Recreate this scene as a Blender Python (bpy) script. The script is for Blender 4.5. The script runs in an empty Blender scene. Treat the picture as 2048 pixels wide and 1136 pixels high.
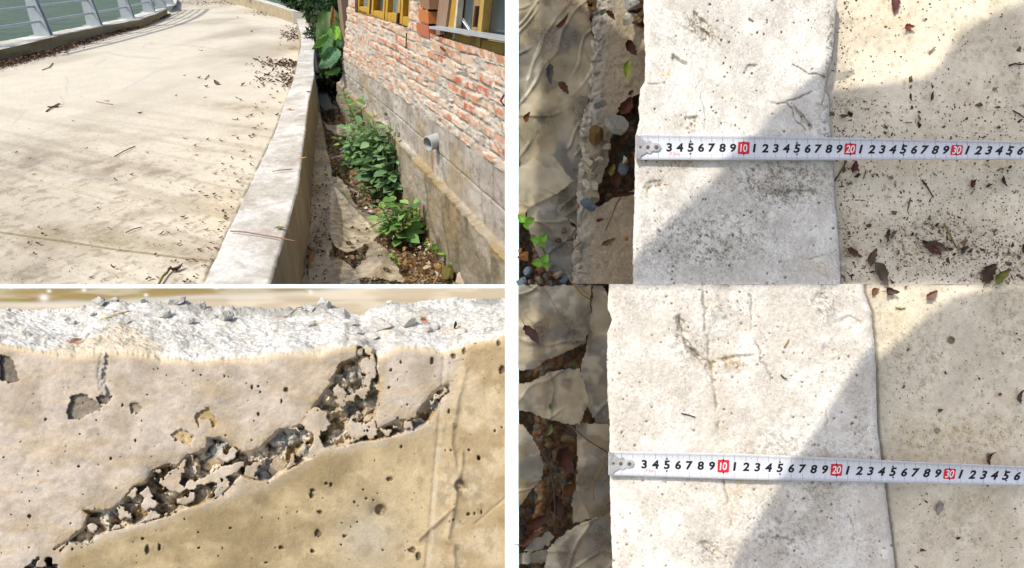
import bpy, math, random
import numpy as np
from mathutils import Matrix, Vector

# ------------------------------------------------------------------ camera, sky, sun, exposure
sc = bpy.context.scene
F = 1300.0                       # focal length in pixels of the 2048-wide photograph
TH = math.atan(648 / F)          # downward pitch
CT, ST = math.cos(TH), math.sin(TH)
H = 1.35                         # camera height above the path
D = 0.61                         # distance to the measured kerb tops
cam_d = bpy.data.cameras.new('camera')
cam = bpy.data.objects.new('camera', cam_d)
sc.collection.objects.link(cam)
cam.location = (0, 0, H)
cam.rotation_euler = (math.pi / 2 - TH, 0, 0)
cam_d.angle = 2 * math.atan(1024 / F)
cam_d.clip_start = 0.01
cam_d.clip_end = 3000
sc.camera = cam

SUN_W = Vector((-0.44, -0.37, 0.82)).normalized()
elev = math.asin(SUN_W.z)
az = math.atan2(SUN_W.x, SUN_W.y)
w = bpy.data.worlds.new('World'); sc.world = w
w.use_nodes = True
nt = w.node_tree
sky = nt.nodes.new('ShaderNodeTexSky')
sky.sky_type = 'NISHITA'; sky.sun_disc = False
sky.sun_elevation = elev; sky.sun_rotation = az
sky.air_density = 1.0; sky.dust_density = 3.2; sky.ozone_density = 1.0
nt.links.new(sky.outputs[0], nt.nodes['Background'].inputs[0])
nt.nodes['Background'].inputs[1].default_value = 0.15
sun_d = bpy.data.lights.new('sun', 'SUN')
sun_d.energy = 2.6; sun_d.angle = math.radians(0.4); sun_d.color = (1.0, 0.945, 0.85)
sun = bpy.data.objects.new('sun', sun_d); sc.collection.objects.link(sun)
sun.rotation_euler = SUN_W.to_track_quat('Z', 'Y').to_euler()
sc.view_settings.view_transform = 'Standard'
sc.view_settings.look = 'None'
sc.view_settings.exposure = 0.53
sc.view_settings.gamma = 1.0
sc.render.engine = 'CYCLES'
sc.cycles.max_bounces = 8

# ------------------------------------------------------------------ frames of reference
RT = np.array([1.0, 0, 0]); UP = np.array([0, ST, CT]); BK = np.array([0, -CT, ST]); O = np.array([0, 0, H])
SUNV = np.array(SUN_W)
CAMM = Matrix.Translation((0, 0, H)) @ Matrix.Rotation(math.pi / 2 - TH, 4, 'X')

def V3(x, y, z):
    x, y, z = np.broadcast_arrays(np.asarray(x, float), np.asarray(y, float), np.asarray(z, float))
    return np.stack([x, y, z], -1)
def ray(px, py):
    u = (np.asarray(px, float) - 1024) / F; v = (568 - np.asarray(py, float)) / F
    return V3(u, CT + v * ST, -ST + v * CT)
def S(px, py, dep):              # point of a slab lying square to the lens, dep metres away
    px, py, dep = np.broadcast_arrays(np.asarray(px, float), np.asarray(py, float), np.asarray(dep, float))
    return ray(px, py) * dep[..., None] + O
def G(px, py, z=0.0):            # point of a level plane
    r = ray(px, py); t = (z - H) / r[..., 2]
    return r * t[..., None] + O
P0 = G(928, 568, -.05)
WD = ray(468, -80); WD[2] = 0; WD /= np.linalg.norm(WD)
WN = np.array([-WD[1], WD[0], 0])
def W(px, py, off=0.0):          # point of the house wall, off metres in front of it
    r = ray(px, py); q = P0 + WN * 0
    off = np.asarray(off, float)
    t = ((P0 - O) @ WN + off) / (r @ WN)
    return r * t[..., None] + O
def wsh(p):                      # wall coordinates: along, up
    return (p - P0) @ WD, p[..., 2]
def WP(s, h, n=0.0):
    s, h, n = np.broadcast_arrays(np.asarray(s, float), np.asarray(h, float), np.asarray(n, float))
    p = P0[None, :] * np.ones(s.shape + (1,)) + s[..., None] * WD + n[..., None] * WN
    p[..., 2] = h
    return p

# ------------------------------------------------------------------ noise
def _h(ix, iy, seed):
    n = (ix.astype(np.int64) * 374761393 + iy.astype(np.int64) * 668265263 + seed * 2147483647 // 7 + seed * 974711) & 0xffffffff
    n = ((n ^ (n >> 13)) * 1274126177) & 0xffffffff
    n = ((n ^ (n >> 16)) * 2246822519) & 0xffffffff
    return ((n ^ (n >> 15)) & 0xffffff) / float(0xffffff)
def vn(x, y, seed=0):
    ix = np.floor(x); iy = np.floor(y); fx = x - ix; fy = y - iy
    fx = fx * fx * (3 - 2 * fx); fy = fy * fy * (3 - 2 * fy)
    a = _h(ix, iy, seed); b = _h(ix + 1, iy, seed); c = _h(ix, iy + 1, seed); d = _h(ix + 1, iy + 1, seed)
    return a + (b - a) * fx + (c - a) * fy + (a - b - c + d) * fx * fy
def fbm(x, y, seed=0, o=4, g=.5):
    s = 0; a = 1; t = 0
    for k in range(o):
        s = s + a * vn(x * 2 ** k + 17.3 * k, y * 2 ** k - 9.1 * k, seed + k * 13); t += a; a *= g
    return s / t
def ridged(x, y, seed=0, o=3):
    s = 0; a = 1; t = 0
    for k in range(o):
        s = s + a * (1 - np.abs(2 * vn(x * 2 ** k, y * 2 ** k, seed + 31 * k) - 1)); t += a; a *= .5
    return s / t
def worley(x, y, seed=0):        # F1, F2, cell id
    ix = np.floor(x); iy = np.floor(y)
    f1 = np.full(x.shape, 9.); f2 = np.full(x.shape, 9.); cid = np.zeros(x.shape)
    for dx in (-1, 0, 1):
        for dy in (-1, 0, 1):
            cx = ix + dx; cy = iy + dy
            qx = cx + _h(cx, cy, seed); qy = cy + _h(cx, cy, seed + 5)
            d = np.hypot(qx - x, qy - y); i = _h(cx, cy, seed + 9)
            m = d < f1
            f2 = np.where(m, f1, np.minimum(f2, d)); cid = np.where(m, i, cid); f1 = np.where(m, d, f1)
    return f1, f2, cid
def facets(x, y, seed=0):      # broken facets: each cell a randomly tilted plane; returns height, f2-f1, id
    ix = np.floor(x); iy = np.floor(y)
    f1 = np.full(x.shape, 9.); f2 = np.full(x.shape, 9.); cid = np.zeros(x.shape); hh = np.zeros(x.shape)
    for dx in (-1, 0, 1):
        for dy in (-1, 0, 1):
            cx = ix + dx; cy = iy + dy
            ax = x - cx - _h(cx, cy, seed); ay = y - cy - _h(cx, cy, seed + 5)
            d = np.hypot(ax, ay); i = _h(cx, cy, seed + 9); m = d < f1
            hgt = i + ax * (_h(cx, cy, seed + 11) - .5) * 2.2 + ay * (_h(cx, cy, seed + 12) - .5) * 2.2
            f2 = np.where(m, f1, np.minimum(f2, d)); cid = np.where(m, i, cid); hh = np.where(m, hgt, hh); f1 = np.where(m, d, f1)
    return hh, f2 - f1, cid
def ss(a, b, x):
    t = np.clip((x - a) / (b - a), 0, 1); return t * t * (3 - 2 * t)
def inpoly(x, y, poly):
    c = np.zeros(x.shape, bool); n = len(poly); j = n - 1
    for i in range(n):
        xi, yi = poly[i]; xj, yj = poly[j]
        if yi != yj:
            m = ((yi > y) != (yj > y)) & (x < (xj - xi) * (y - yi) / (yj - yi) + xi)
            c ^= m
        j = i
    return c
def dline(x, y, pts):            # distance to a polyline
    d = np.full(x.shape, 1e9)
    for (x0, y0), (x1, y1) in zip(pts[:-1], pts[1:]):
        dx, dy = x1 - x0, y1 - y0; L = dx * dx + dy * dy + 1e-9
        t = np.clip(((x - x0) * dx + (y - y0) * dy) / L, 0, 1)
        d = np.minimum(d, np.hypot(x - x0 - t * dx, y - y0 - t * dy))
    return d
def blob(x, y, cx, cy, rx, ry=None, rot=0):
    ry = ry or rx; c, s = math.cos(rot), math.sin(rot)
    a = (x - cx) * c + (y - cy) * s; b = -(x - cx) * s + (y - cy) * c
    return np.exp(-((a / rx) ** 2 + (b / ry) ** 2))
def C(h):
    v = np.array([int(h[i:i + 2], 16) for i in (0, 2, 4)]) / 255.0
    return np.where(v <= .04045, v / 12.92, ((v + .055) / 1.055) ** 2.4)
def mix(a, b, t):
    return a + (b - a) * np.asarray(t)[..., None]

# ------------------------------------------------------------------ object helpers
def tag(o, label=None, cat=None, group=None, kind=None):
    if label: o['label'] = label
    if cat: o['category'] = cat
    if group: o['group'] = group
    if kind: o['kind'] = kind
    return o
def mesh_obj(name, V, Fc, mat, parent=None, col=None, smooth=False, loops=None, mats=None):
    V = np.asarray(V, float).reshape(-1, 3)
    if parent is None:
        org = np.array([(V[:, 0].min() + V[:, 0].max()) / 2, (V[:, 1].min() + V[:, 1].max()) / 2, V[:, 2].min()])
    else:
        org = np.zeros(3); q_ = parent
        while q_ is not None: org = org + np.array(q_.location); q_ = q_.parent
    me = bpy.data.meshes.new(name)
    me.vertices.add(len(V)); me.vertices.foreach_set('co', (V - org).astype(np.float32).ravel())
    if isinstance(Fc, np.ndarray):
        k = Fc.shape[1]; n = len(Fc)
        me.loops.add(n * k); me.loops.foreach_set('vertex_index', Fc.astype(np.int32).ravel())
        me.polygons.add(n); me.polygons.foreach_set('loop_start', np.arange(0, n * k, k, dtype=np.int32))
    else:
        n = len(Fc); L = [len(f) for f in Fc]
        me.loops.add(sum(L)); me.loops.foreach_set('vertex_index', np.array([i for f in Fc for i in f], np.int32))
        me.polygons.add(n); me.polygons.foreach_set('loop_start', np.cumsum([0] + L[:-1]).astype(np.int32))
    me.update(calc_edges=True); me.validate()
    me.polygons.foreach_set('use_smooth', np.full(len(me.polygons), bool(smooth)))
    if col is not None:
        a = me.color_attributes.new('Col', 'FLOAT_COLOR', 'POINT')
        c = np.ones((len(V), 4), np.float32); c[:, :3] = np.clip(np.broadcast_to(col, (len(V), 3)), 0.002, .92)
        a.data.foreach_set('color', c.ravel())
    me.materials.append(mat)
    o = bpy.data.objects.new(name, me); sc.collection.objects.link(o)
    if parent is None: o.location = org
    else: o.parent = parent
    return o
def empty(name, loc, label, cat, group=None):
    e = bpy.data.objects.new(name, None); sc.collection.objects.link(e)
    e.location = [float(v) for v in loc]; e.empty_display_size = .05
    e.matrix_world = Matrix.Translation([float(v) for v in loc])
    tag(e, label, cat, group); return e
def grid(name, xs, ys, posfn, colfn, mat, mask=None, parent=None, smooth=True):
    X, Y = np.meshgrid(xs, ys)
    P = posfn(X, Y); Cc = colfn(X, Y)
    ny, nx = X.shape
    idx = np.arange(nx * ny).reshape(ny, nx)
    q = np.stack([idx[:-1, :-1], idx[1:, :-1], idx[1:, 1:], idx[:-1, 1:]], -1)
    if mask is not None:
        M = mask(X, Y); k = M[:-1, :-1] & M[1:, :-1] & M[1:, 1:] & M[:-1, 1:]
        q = q[k]
    q = q.reshape(-1, 4)
    used, inv = np.unique(q, return_inverse=True)
    return mesh_obj(name, P.reshape(-1, 3)[used], inv.reshape(-1, 4), mat, parent, np.broadcast_to(Cc, X.shape + (3,)).reshape(-1, 3)[used], smooth)

# ------------------------------------------------------------------ materials
def mat(name, rough=.9, spec=.3, bump=0.0, bscale=300., bdist=.001, cvar=0.0, cscale=200., color=None, specks=0.0, sscale=500., trans=0.0, metal=0.0, clear=0.0, two=None, bump2=0, b2scale=1000):
    m = bpy.data.materials.new(name); m.use_nodes = True
    n = m.node_tree.nodes; l = m.node_tree.links; b = n['Principled BSDF']
    b.inputs['Roughness'].default_value = rough; b.inputs['Specular IOR Level'].default_value = spec
    b.inputs['Metallic'].default_value = metal
    tc = n.new('ShaderNodeTexCoord')
    if color is None:
        a = n.new('ShaderNodeAttribute'); a.attribute_name = 'Col'; c = a.outputs['Color']
    else:
        r = n.new('ShaderNodeRGB'); r.outputs[0].default_value = (*[float(v) for v in color], 1); c = r.outputs[0]
    if cvar > 0:
        t = n.new('ShaderNodeTexNoise'); t.inputs['Scale'].default_value = cscale; t.inputs['Detail'].default_value = 5; t.inputs['Roughness'].default_value = .65
        l.new(tc.outputs['Object'], t.inputs['Vector'])
        mr = n.new('ShaderNodeMapRange'); mr.inputs['From Min'].default_value = .3; mr.inputs['From Max'].default_value = .7
        mr.inputs['To Min'].default_value = 1 - cvar; mr.inputs['To Max'].default_value = 1 + cvar * .6
        l.new(t.outputs['Fac'], mr.inputs['Value'])
        mm = n.new('ShaderNodeVectorMath'); mm.operation = 'SCALE'
        l.new(c, mm.inputs[0]); l.new(mr.outputs[0], mm.inputs['Scale']); c = mm.outputs[0]
    if specks > 0:
        t = n.new('ShaderNodeTexNoise'); t.inputs['Scale'].default_value = sscale; t.inputs['Detail'].default_value = 3; t.inputs['Roughness'].default_value = .7
        l.new(tc.outputs['Object'], t.inputs['Vector'])
        mr = n.new('ShaderNodeMapRange'); mr.inputs['From Min'].default_value = .30; mr.inputs['From Max'].default_value = .40
        mr.inputs['To Min'].default_value = 1 - specks; mr.inputs['To Max'].default_value = 1
        l.new(t.outputs['Fac'], mr.inputs['Value'])
        mm = n.new('ShaderNodeVectorMath'); mm.operation = 'SCALE'
        l.new(c, mm.inputs[0]); l.new(mr.outputs[0], mm.inputs['Scale']); c = mm.outputs[0]
    l.new(c, b.inputs['Base Color'])
    if bump > 0:
        t = n.new('ShaderNodeTexNoise'); t.inputs['Scale'].default_value = bscale; t.inputs['Detail'].default_value = 6; t.inputs['Roughness'].default_value = .65
        l.new(tc.outputs['Object'], t.inputs['Vector'])
        bp = n.new('ShaderNodeBump'); bp.inputs['Strength'].default_value = bump; bp.inputs['Distance'].default_value = bdist
        l.new(t.outputs['Fac'], bp.inputs['Height']); l.new(bp.outputs[0], b.inputs['Normal'])
    if trans > 0:
        tr = n.new('ShaderNodeBsdfTranslucent'); l.new(c, tr.inputs['Color'])
        ms = n.new('ShaderNodeMixShader'); ms.inputs[0].default_value = trans
        out = n['Material Output']; l.new(b.outputs[0], ms.inputs[1]); l.new(tr.outputs[0], ms.inputs[2]); l.new(ms.outputs[0], out.inputs['Surface'])
    if clear > 0:
        out = n['Material Output']; src = out.inputs['Surface'].links[0].from_socket
        tp = n.new('ShaderNodeBsdfTransparent'); tp.inputs['Color'].default_value = (.96, .94, .9, 1)
        t = n.new('ShaderNodeTexNoise'); t.inputs['Scale'].default_value = 22; t.inputs['Detail'].default_value = 3; l.new(tc.outputs['Object'], t.inputs['Vector'])
        mr = n.new('ShaderNodeMapRange'); mr.inputs['From Min'].default_value = .35; mr.inputs['From Max'].default_value = .65; mr.inputs['To Min'].default_value = clear * .45; mr.inputs['To Max'].default_value = clear * 1.4
        l.new(t.outputs['Fac'], mr.inputs['Value'])
        ms = n.new('ShaderNodeMixShader'); l.new(mr.outputs[0], ms.inputs[0]); l.new(src, ms.inputs[1]); l.new(tp.outputs[0], ms.inputs[2]); l.new(ms.outputs[0], out.inputs['Surface'])
    return m
M_close = mat('close_concrete', .95, .15, .6, 900, .0008, .16, 700, specks=.42, sscale=900)
M_face = mat('face_concrete', .95, .15, .5, 900, .0007, .13, 420, specks=.12, sscale=700)
M_rub = mat('rubble_mortar', .95, .1, .9, 600, .0015, .22, 500, specks=.3, sscale=800)
M_plas = mat('plastic_film', .34, .45, .2, 45, .004, .06, 30, trans=.25, clear=.46)
M_leaf = mat('dry_leaf', .7, .3, .5, 500, .001, .3, 300, trans=.12)
M_green = mat('green_leaf', .5, .4, .3, 120, .002, .18, 90, trans=.3)
M_twig = mat('twig_bark', .9, .2, .5, 600, .001, .25, 400)
M_road = mat('path_concrete', .93, .2, .5, 40, .006, .10, 30, specks=.12, sscale=60)
M_kerb = mat('kerb_concrete', .93, .2, .6, 90, .004, .12, 60, specks=.25, sscale=110)
M_brick = mat('masonry', .95, .15, .5, 130, .004, .12, 110, specks=.15, sscale=160)
M_soil = mat('soil', .97, .1, .9, 120, .01, .35, 120, specks=.3, sscale=200)
M_stone = mat('stone_chip', .85, .25, .5, 200, .003, .25, 150)
M_steel = mat('galvanised_steel', .45, .5, .15, 30, .003, .12, 8, color=C('a7afb3'), metal=.25)
M_wood = mat('painted_wood', .7, .3, .4, 40, .003, .2, 30)
M_glass = mat('dusty_glass', .18, .6, 0, cvar=.35, cscale=14)
M_pvc = mat('pvc', .4, .4, 0, cvar=.08, cscale=30, color=C('a3aaa9'))
M_iron = mat('rusty_iron', .8, .3, .4, 200, .002, .3, 100, color=C('4a2c22'))
M_div = mat('pale_blue_board', .6, .2, .0, cvar=.01, cscale=20, color=(.70, .86, .90))
M_black = mat('black_print', .5, .3, color=(.012, .012, .014))
M_red = mat('red_print', .5, .3, color=(.62, .02, .035))
M_white = mat('white_print', .5, .3, color=(.8, .8, .8))
M_blade = mat('tape_enamel', .3, .5, 0, cvar=.05, cscale=80, color=(.66, .67, .69))
M_hook = mat('tape_hook_metal', .3, .5, .3, 300, .001, .35, 120, color=(.55, .51, .47), metal=.4)
M_water = mat('lake_water', .45, .1, .6, 2.2, .15, .35, .8, color=C('4b5a45'))
M_sand = mat('sand', .9, .1, 0)

# ------------------------------------------------------------------ small builders
def tube(pts, r, n=7, caps=True):
    pts = [np.array(p, float) for p in pts]; V = []; Fc = []
    rr = r if hasattr(r, '__len__') else [r] * len(pts)
    for i, p in enumerate(pts):
        t = pts[min(i + 1, len(pts) - 1)] - pts[max(i - 1, 0)]; t /= np.linalg.norm(t) + 1e-12
        a = np.cross(t, [0, 0, 1.0]);
        if np.linalg.norm(a) < .1: a = np.cross(t, [1.0, 0, 0])
        a /= np.linalg.norm(a); b = np.cross(t, a)
        for k in range(n):
            an = 2 * math.pi * k / n; V.append(p + rr[i] * (math.cos(an) * a + math.sin(an) * b))
    for i in range(len(pts) - 1):
        for k in range(n):
            Fc.append([i * n + k, i * n + (k + 1) % n, (i + 1) * n + (k + 1) % n, (i + 1) * n + k])
    if caps: Fc.append(list(range(n))[::-1]); Fc.append([(len(pts) - 1) * n + k for k in range(n)])
    return V, Fc
def merge(parts):
    V = []; Fc = []
    for v, f in parts:
        o = len(V); V += list(v); Fc += [[i + o for i in q] for q in f]
    return V, Fc
def prism(poly, fn, a, b):       # outline swept from offset a to offset b; fn(x,y,off) -> world
    n = len(poly)
    V = [fn(x, y, a) for x, y in poly] + [fn(x, y, b) for x, y in poly]
    Fc = [list(range(n)), list(range(2 * n - 1, n - 1, -1))] + [[i, n + i, n + (i + 1) % n, (i + 1) % n] for i in range(n)]
    return V, Fc
def wbox(s0, s1, h0, h1, n0, n1):
    return prism([(s0, h0), (s1, h0), (s1, h1), (s0, h1)], lambda x, y, o: WP(x, y, o), n0, n1)
def rng_rock(rnd, subdiv=2, cuts=9, flat=.75):
    import bmesh
    bm = bmesh.new(); bmesh.ops.create_icosphere(bm, subdivisions=subdiv, radius=1)
    V = np.array([v.co[:] for v in bm.verts]); Fc = [[v.index for v in f.verts] for f in bm.faces]; bm.free()
    for k in range(cuts):
        n = np.array([rnd.gauss(0, 1) for _ in range(3)]); n /= np.linalg.norm(n); d = rnd.uniform(.38, .78)
        e = V @ n - d; V = V - np.outer(np.maximum(e, 0), n)
    V[:, 2] *= flat; V[:, 0] *= rnd.uniform(.8, 1.3)
    if subdiv >= 3:
        n_ = fbm(V[:, 0] * 2.6 + V[:, 2] * 1.9 + 7 * cuts, V[:, 1] * 2.6 - V[:, 2] * 2.3, int(abs(V[7, 0]) * 999), 5, .7)
        V = V * (1 + .42 * (n_ - .5))[:, None]
    else: V += np.array([[rnd.uniform(-.04, .04) for _ in range(3)] for _ in V])
    return V, Fc
def leaf_mesh(L=1, Wd=.4, curl=.3, fold=.2, nx=9, ny=5, tip=1.0, ser=0.0, seed=0, stalk=.25):
    V = []; Fc = []
    for i in range(nx):
        t = i / (nx - 1); wv = Wd * (math.sin(math.pi * t ** (.75 * tip)) ** .8 if 0 < t < 1 else 0.0) + .004
        wv *= 1 + ser * (math.sin(i * 2.7 + seed))
        for j in range(ny):
            s = (j / (ny - 1) - .5) * 2
            V.append([t * L, s * wv, L * (curl * (4 * (t - .5) ** 2 - .3) * .5) + abs(s) * wv * fold * 2 + .04 * L * math.sin(seed + 5 * t + 3 * s)])
    for i in range(nx - 1):
        for j in range(ny - 1):
            a = i * ny + j; Fc.append([a, a + ny, a + ny + 1, a + 1])
    if stalk > 0:
        v, f = tube([(-stalk * L, .03 * L, .02 * L), (-stalk * .4 * L, 0, 0), (0.02 * L, 0, V[2][2])], [.010 * L, .012 * L, .016 * L], 5)
        V2, F2 = merge([(V, Fc), (v, f)]); return np.array(V2), F2
    return np.array(V), Fc
def place(V, org, ex, ey, ez, s):
    V = np.asarray(V); return org + s * (V[:, :1] * ex + V[:, 1:2] * ey + V[:, 2:3] * ez)
def basis(n, ang, tilt=0, tax=0):
    n = np.array(n, float); a = np.cross(n, [0.13, .2, .97]); a /= np.linalg.norm(a); b = np.cross(n, a)
    ex = math.cos(ang) * a + math.sin(ang) * b; ey = np.cross(n, ex); ez = n
    if tilt:
        c, s = math.cos(tilt), math.sin(tilt); c2, s2 = math.cos(tax), math.sin(tax)
        k = c2 * ex + s2 * ey
        def R(v): return v * c + np.cross(k, v) * s + k * (k @ v) * (1 - c)
        ex, ey, ez = R(ex), R(ey), R(ez)
    return ex, ey, ez
def cambasis(ang, tilt=0, tax=0):       # ang as seen: 0 = pointing right, positive = anticlockwise
    ex = math.cos(ang) * RT + math.sin(ang) * UP; ey = -math.sin(ang) * RT + math.cos(ang) * UP; ez = BK
    if tilt:
        c, s = math.cos(tilt), math.sin(tilt); k = math.cos(tax) * ex + math.sin(tax) * ey
        def R(v): return v * c + np.cross(k, v) * s + k * (k @ v) * (1 - c)
        ex, ey, ez = R(ex), R(ey), R(ez)
    return ex, ey, ez
def mini(name, V, Fc, m, col, label=None, cat=None, group=None, smooth=True):
    c = np.array(col, float)
    o = mesh_obj(name, V, Fc, m, None, np.broadcast_to(c, (len(V), 3)), smooth); tag(o, label, cat, group); return o

# ================================================================== LIGHT-BLUE DIVIDERS BETWEEN THE FOUR VIEWS
def board(name, x0, x1, y0, y1, d, th):
    a, b, c2, d2 = S(x0, y0, d), S(x1, y0, d), S(x1, y1, d), S(x0, y1, d)
    V = [a, b, c2, d2] + [p - BK * th for p in (a, b, c2, d2)]
    Fc = [[0, 3, 2, 1], [4, 5, 6, 7], [0, 1, 5, 4], [1, 2, 6, 5], [2, 3, 7, 6], [3, 0, 4, 7]]
    return mesh_obj(name, V, Fc, M_div)
tag(board('divider', 1010, 1037.5, -60, 1200, D + .08, .006), kind='structure')
tag(board('divider', -60, 1016, 568.5, 576.5, .93, .008), kind='structure')
# ================================================================== RIGHT VIEWS: MEASURED KERB TOPS
U = D / F
G_ROAD = .024
def edge_x(pts):
    ys = [p[1] for p in pts]; xs = [p[0] for p in pts]
    return lambda y: np.interp(y, ys, xs)
TRL = edge_x([(1287, -30), (1287, 0), (1288, 60), (1291, 110), (1289, 165), (1280, 178), (1277, 215), (1279, 240), (1272, 270), (1270, 320), (1269, 400), (1266, 480), (1266, 568)])
TRR = edge_x([(1673, -30), (1673, 0), (1668, 77), (1663, 115), (1655, 143), (1650, 180), (1657, 195), (1658, 217), (1661, 276), (1665, 321), (1668, 384), (1673, 436), (1678, 488), (1681, 568)])
BRL = edge_x([(1218, 568), (1215, 619), (1221, 630), (1224, 638), (1222, 648), (1215, 664), (1214, 730), (1215, 790), (1219, 841), (1219, 951), (1221, 1026), (1225, 1134), (1226, 1170)])
BRR = edge_x([(1727, 568), (1729, 586), (1742, 624), (1747, 675), (1751, 726), (1752, 777), (1754, 850), (1760, 900), (1770, 977), (1783, 1078), (1789, 1123), (1791, 1170)])
def jag(y, seed, amp=2.0, sc=.08):
    return (fbm(y * sc, y * 0 + 3, seed, 4) - .5) * 2 * amp

def kerb_top(y0, y1, fl, fr, seed, gouges, stains, cracks, base, label, rough):
    root = empty('kerb_slab', S(1450, (y0 + y1) / 2, D + .05), label, 'kerb')
    Lf = lambda y: fl(y) + jag(y, seed, 1.2, .12); Rf = lambda y: fr(y) + jag(y, seed + 3, 1.0, .12)
    def dep(x, y):
        d = fbm(x * .008, y * .008, seed, 2) * 6 + fbm(x * .06, y * .05, seed + 1, 3) * 1.8 * rough + fbm(x * .35, y * .3, seed + 2, 2) * 1.3 * rough
        e = np.minimum(x - Lf(y), Rf(y) - x)
        d = d + 5 * np.exp(-np.maximum(e, 0) / 3.5)
        for gx, gy, rx, ry, rot, dp in gouges:
            b = blob(x + 9 * (fbm(x * .06, y * .06, 7) - .5) * 2, y + 9 * (fbm(x * .06, y * .06, 8) - .5) * 2, gx, gy, rx, ry, rot)
            d = d + dp * ss(.25, .75, b) * (1 + .35 * (fbm(x * .2, y * .2, 5, 2) - .5))
        for pts, wd, dp in cracks:
            q = dline(x + 7 * (fbm(x * .05, y * .05, 21) - .5) * 2, y + 7 * (fbm(x * .05, y * .05, 22) - .5) * 2, pts)
            d = d + dp * np.exp(-(q / wd) ** 2) * ss(.3, .55, fbm(x * .04, y * .04, 77))
        f1, f2, cid = worley(x / 11, y / 11, seed + 40)
        d = d + np.where((cid > .80) & (f1 < .04 + (cid - .8) * .8) & (fbm(x * .02, y * .02, seed + 46, 3) > .46), 5, 0)
        return D + d * U
    def col(x, y):
        n = fbm(x * .02, y * .02, seed + 11, 4); n2 = fbm(x * .13, y * .13, seed + 12, 3); n3 = fbm(x * .5, y * .5, seed + 13, 2)
        c = mix(C(base[0]), C(base[1]), ss(.35, .65, n))
        c = c * (.86 + .28 * n2)[..., None]
        c = mix(c, C('8f8779') * 1.0, ss(.63, .76, n3) * .5 * ss(.35, .6, fbm(x * .03, y * .03, seed + 14)))
        for sx, sy, rx, ry, rot, hx, am in stains:
            b = blob(x + 20 * (fbm(x * .04, y * .04, 70) - .5), y + 20 * (fbm(x * .04, y * .04, 71) - .5), sx, sy, rx, ry, rot)
            c = mix(c, C(hx), np.clip(b * am * (.12 + 1.5 * ss(.36, .68, fbm(x * .16, y * .16, 72 + int(sx), 4)) * ss(.35, .6, fbm(x * .5, y * .5, 12, 2))), 0, .95))
        f1, f2, cid = worley(x / 11, y / 11, seed + 40)
        c = np.where(((cid > .80) & (f1 < .04 + (cid - .8) * .8) & (fbm(x * .02, y * .02, seed + 46, 3) > .46))[..., None], C('857a6c'), c)
        g1, g2, gid = worley(x / 7, y / 6, seed + 44)
        c = mix(c, C('6b6052'), (gid > .8) * ss(.22, .1, g1) * ss(.45, .6, fbm(x * .018, y * .018, seed + 45)) * .6)
        for pts, wd, dp in cracks:
            q = dline(x + 7 * (fbm(x * .05, y * .05, 21) - .5) * 2, y + 7 * (fbm(x * .05, y * .05, 22) - .5) * 2, pts)
            c = mix(c, C('6d6355'), np.exp(-(q / (wd * .8)) ** 2) * .7 * ss(.35, .6, fbm(x * .04, y * .04, 77)))
        return c
    xs = np.arange(1205, 1802, 2.0); ys = np.arange(y0, y1 + .1, 2.0)
    # snapped edges: columns run from edge to edge so the outline is clean
    t = np.linspace(0, 1, 250)
    T, Y = np.meshgrid(t, ys)
    X = Lf(Y) + (Rf(Y) - Lf(Y)) * T
    P = S(X, Y, dep(X, Y)); Cc = col(X, Y)
    ny, nx = X.shape; idx = np.arange(nx * ny).reshape(ny, nx)
    q = np.stack([idx[:-1, :-1], idx[1:, :-1], idx[1:, 1:], idx[:-1, 1:]], -1).reshape(-1, 4)
    mesh_obj('top_surface', P.reshape(-1, 3), q, M_close, root, Cc.reshape(-1, 3), True)
    for nm, ef, dx, dmax, sg in (('gully_face', Lf, 0, .13, 1), ('path_face', Rf, 0, G_ROAD + .01, 0)):
        k = np.linspace(0, 1, 24); K, Y = np.meshgrid(k, ys); X = ef(Y)
        dd = dep(X, Y) + K * dmax + .0009 * (fbm(K * 20, Y * .1, seed + 9) - .5) * (K > .01)
        Pp = S(X + K * 6 + (fbm(K * 9, Y * .06, seed + 8) - .3) * 8 * (K > .01), Y, dd) if sg else O + ray(X, Y) * dep(X, Y)[..., None] - BK * (dd - dep(X, Y))[..., None] + RT * ((fbm(K * 9, Y * .06, seed + 8) - .5) * 6 * U * (K > .01) + (K * 9 * U if sg == 0 and y0 > 500 else 0) * np.ones_like(K))[..., None]
        ny, nx = X.shape; idx = np.arange(nx * ny).reshape(ny, nx)
        q = np.stack([idx[:-1, :-1], idx[:-1, 1:], idx[1:, 1:], idx[1:, :-1]] if sg == 0 else [idx[:-1, :-1], idx[1:, :-1], idx[1:, 1:], idx[:-1, 1:]], -1).reshape(-1, 4)
        cc = mix(C('a39a8c'), C('c4bcae'), fbm(K * 8, Y * .05, seed + 5))
        mesh_obj(nm, Pp.reshape(-1, 3), q, M_rub, root, cc.reshape(-1, 3), True)
    return root

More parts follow.
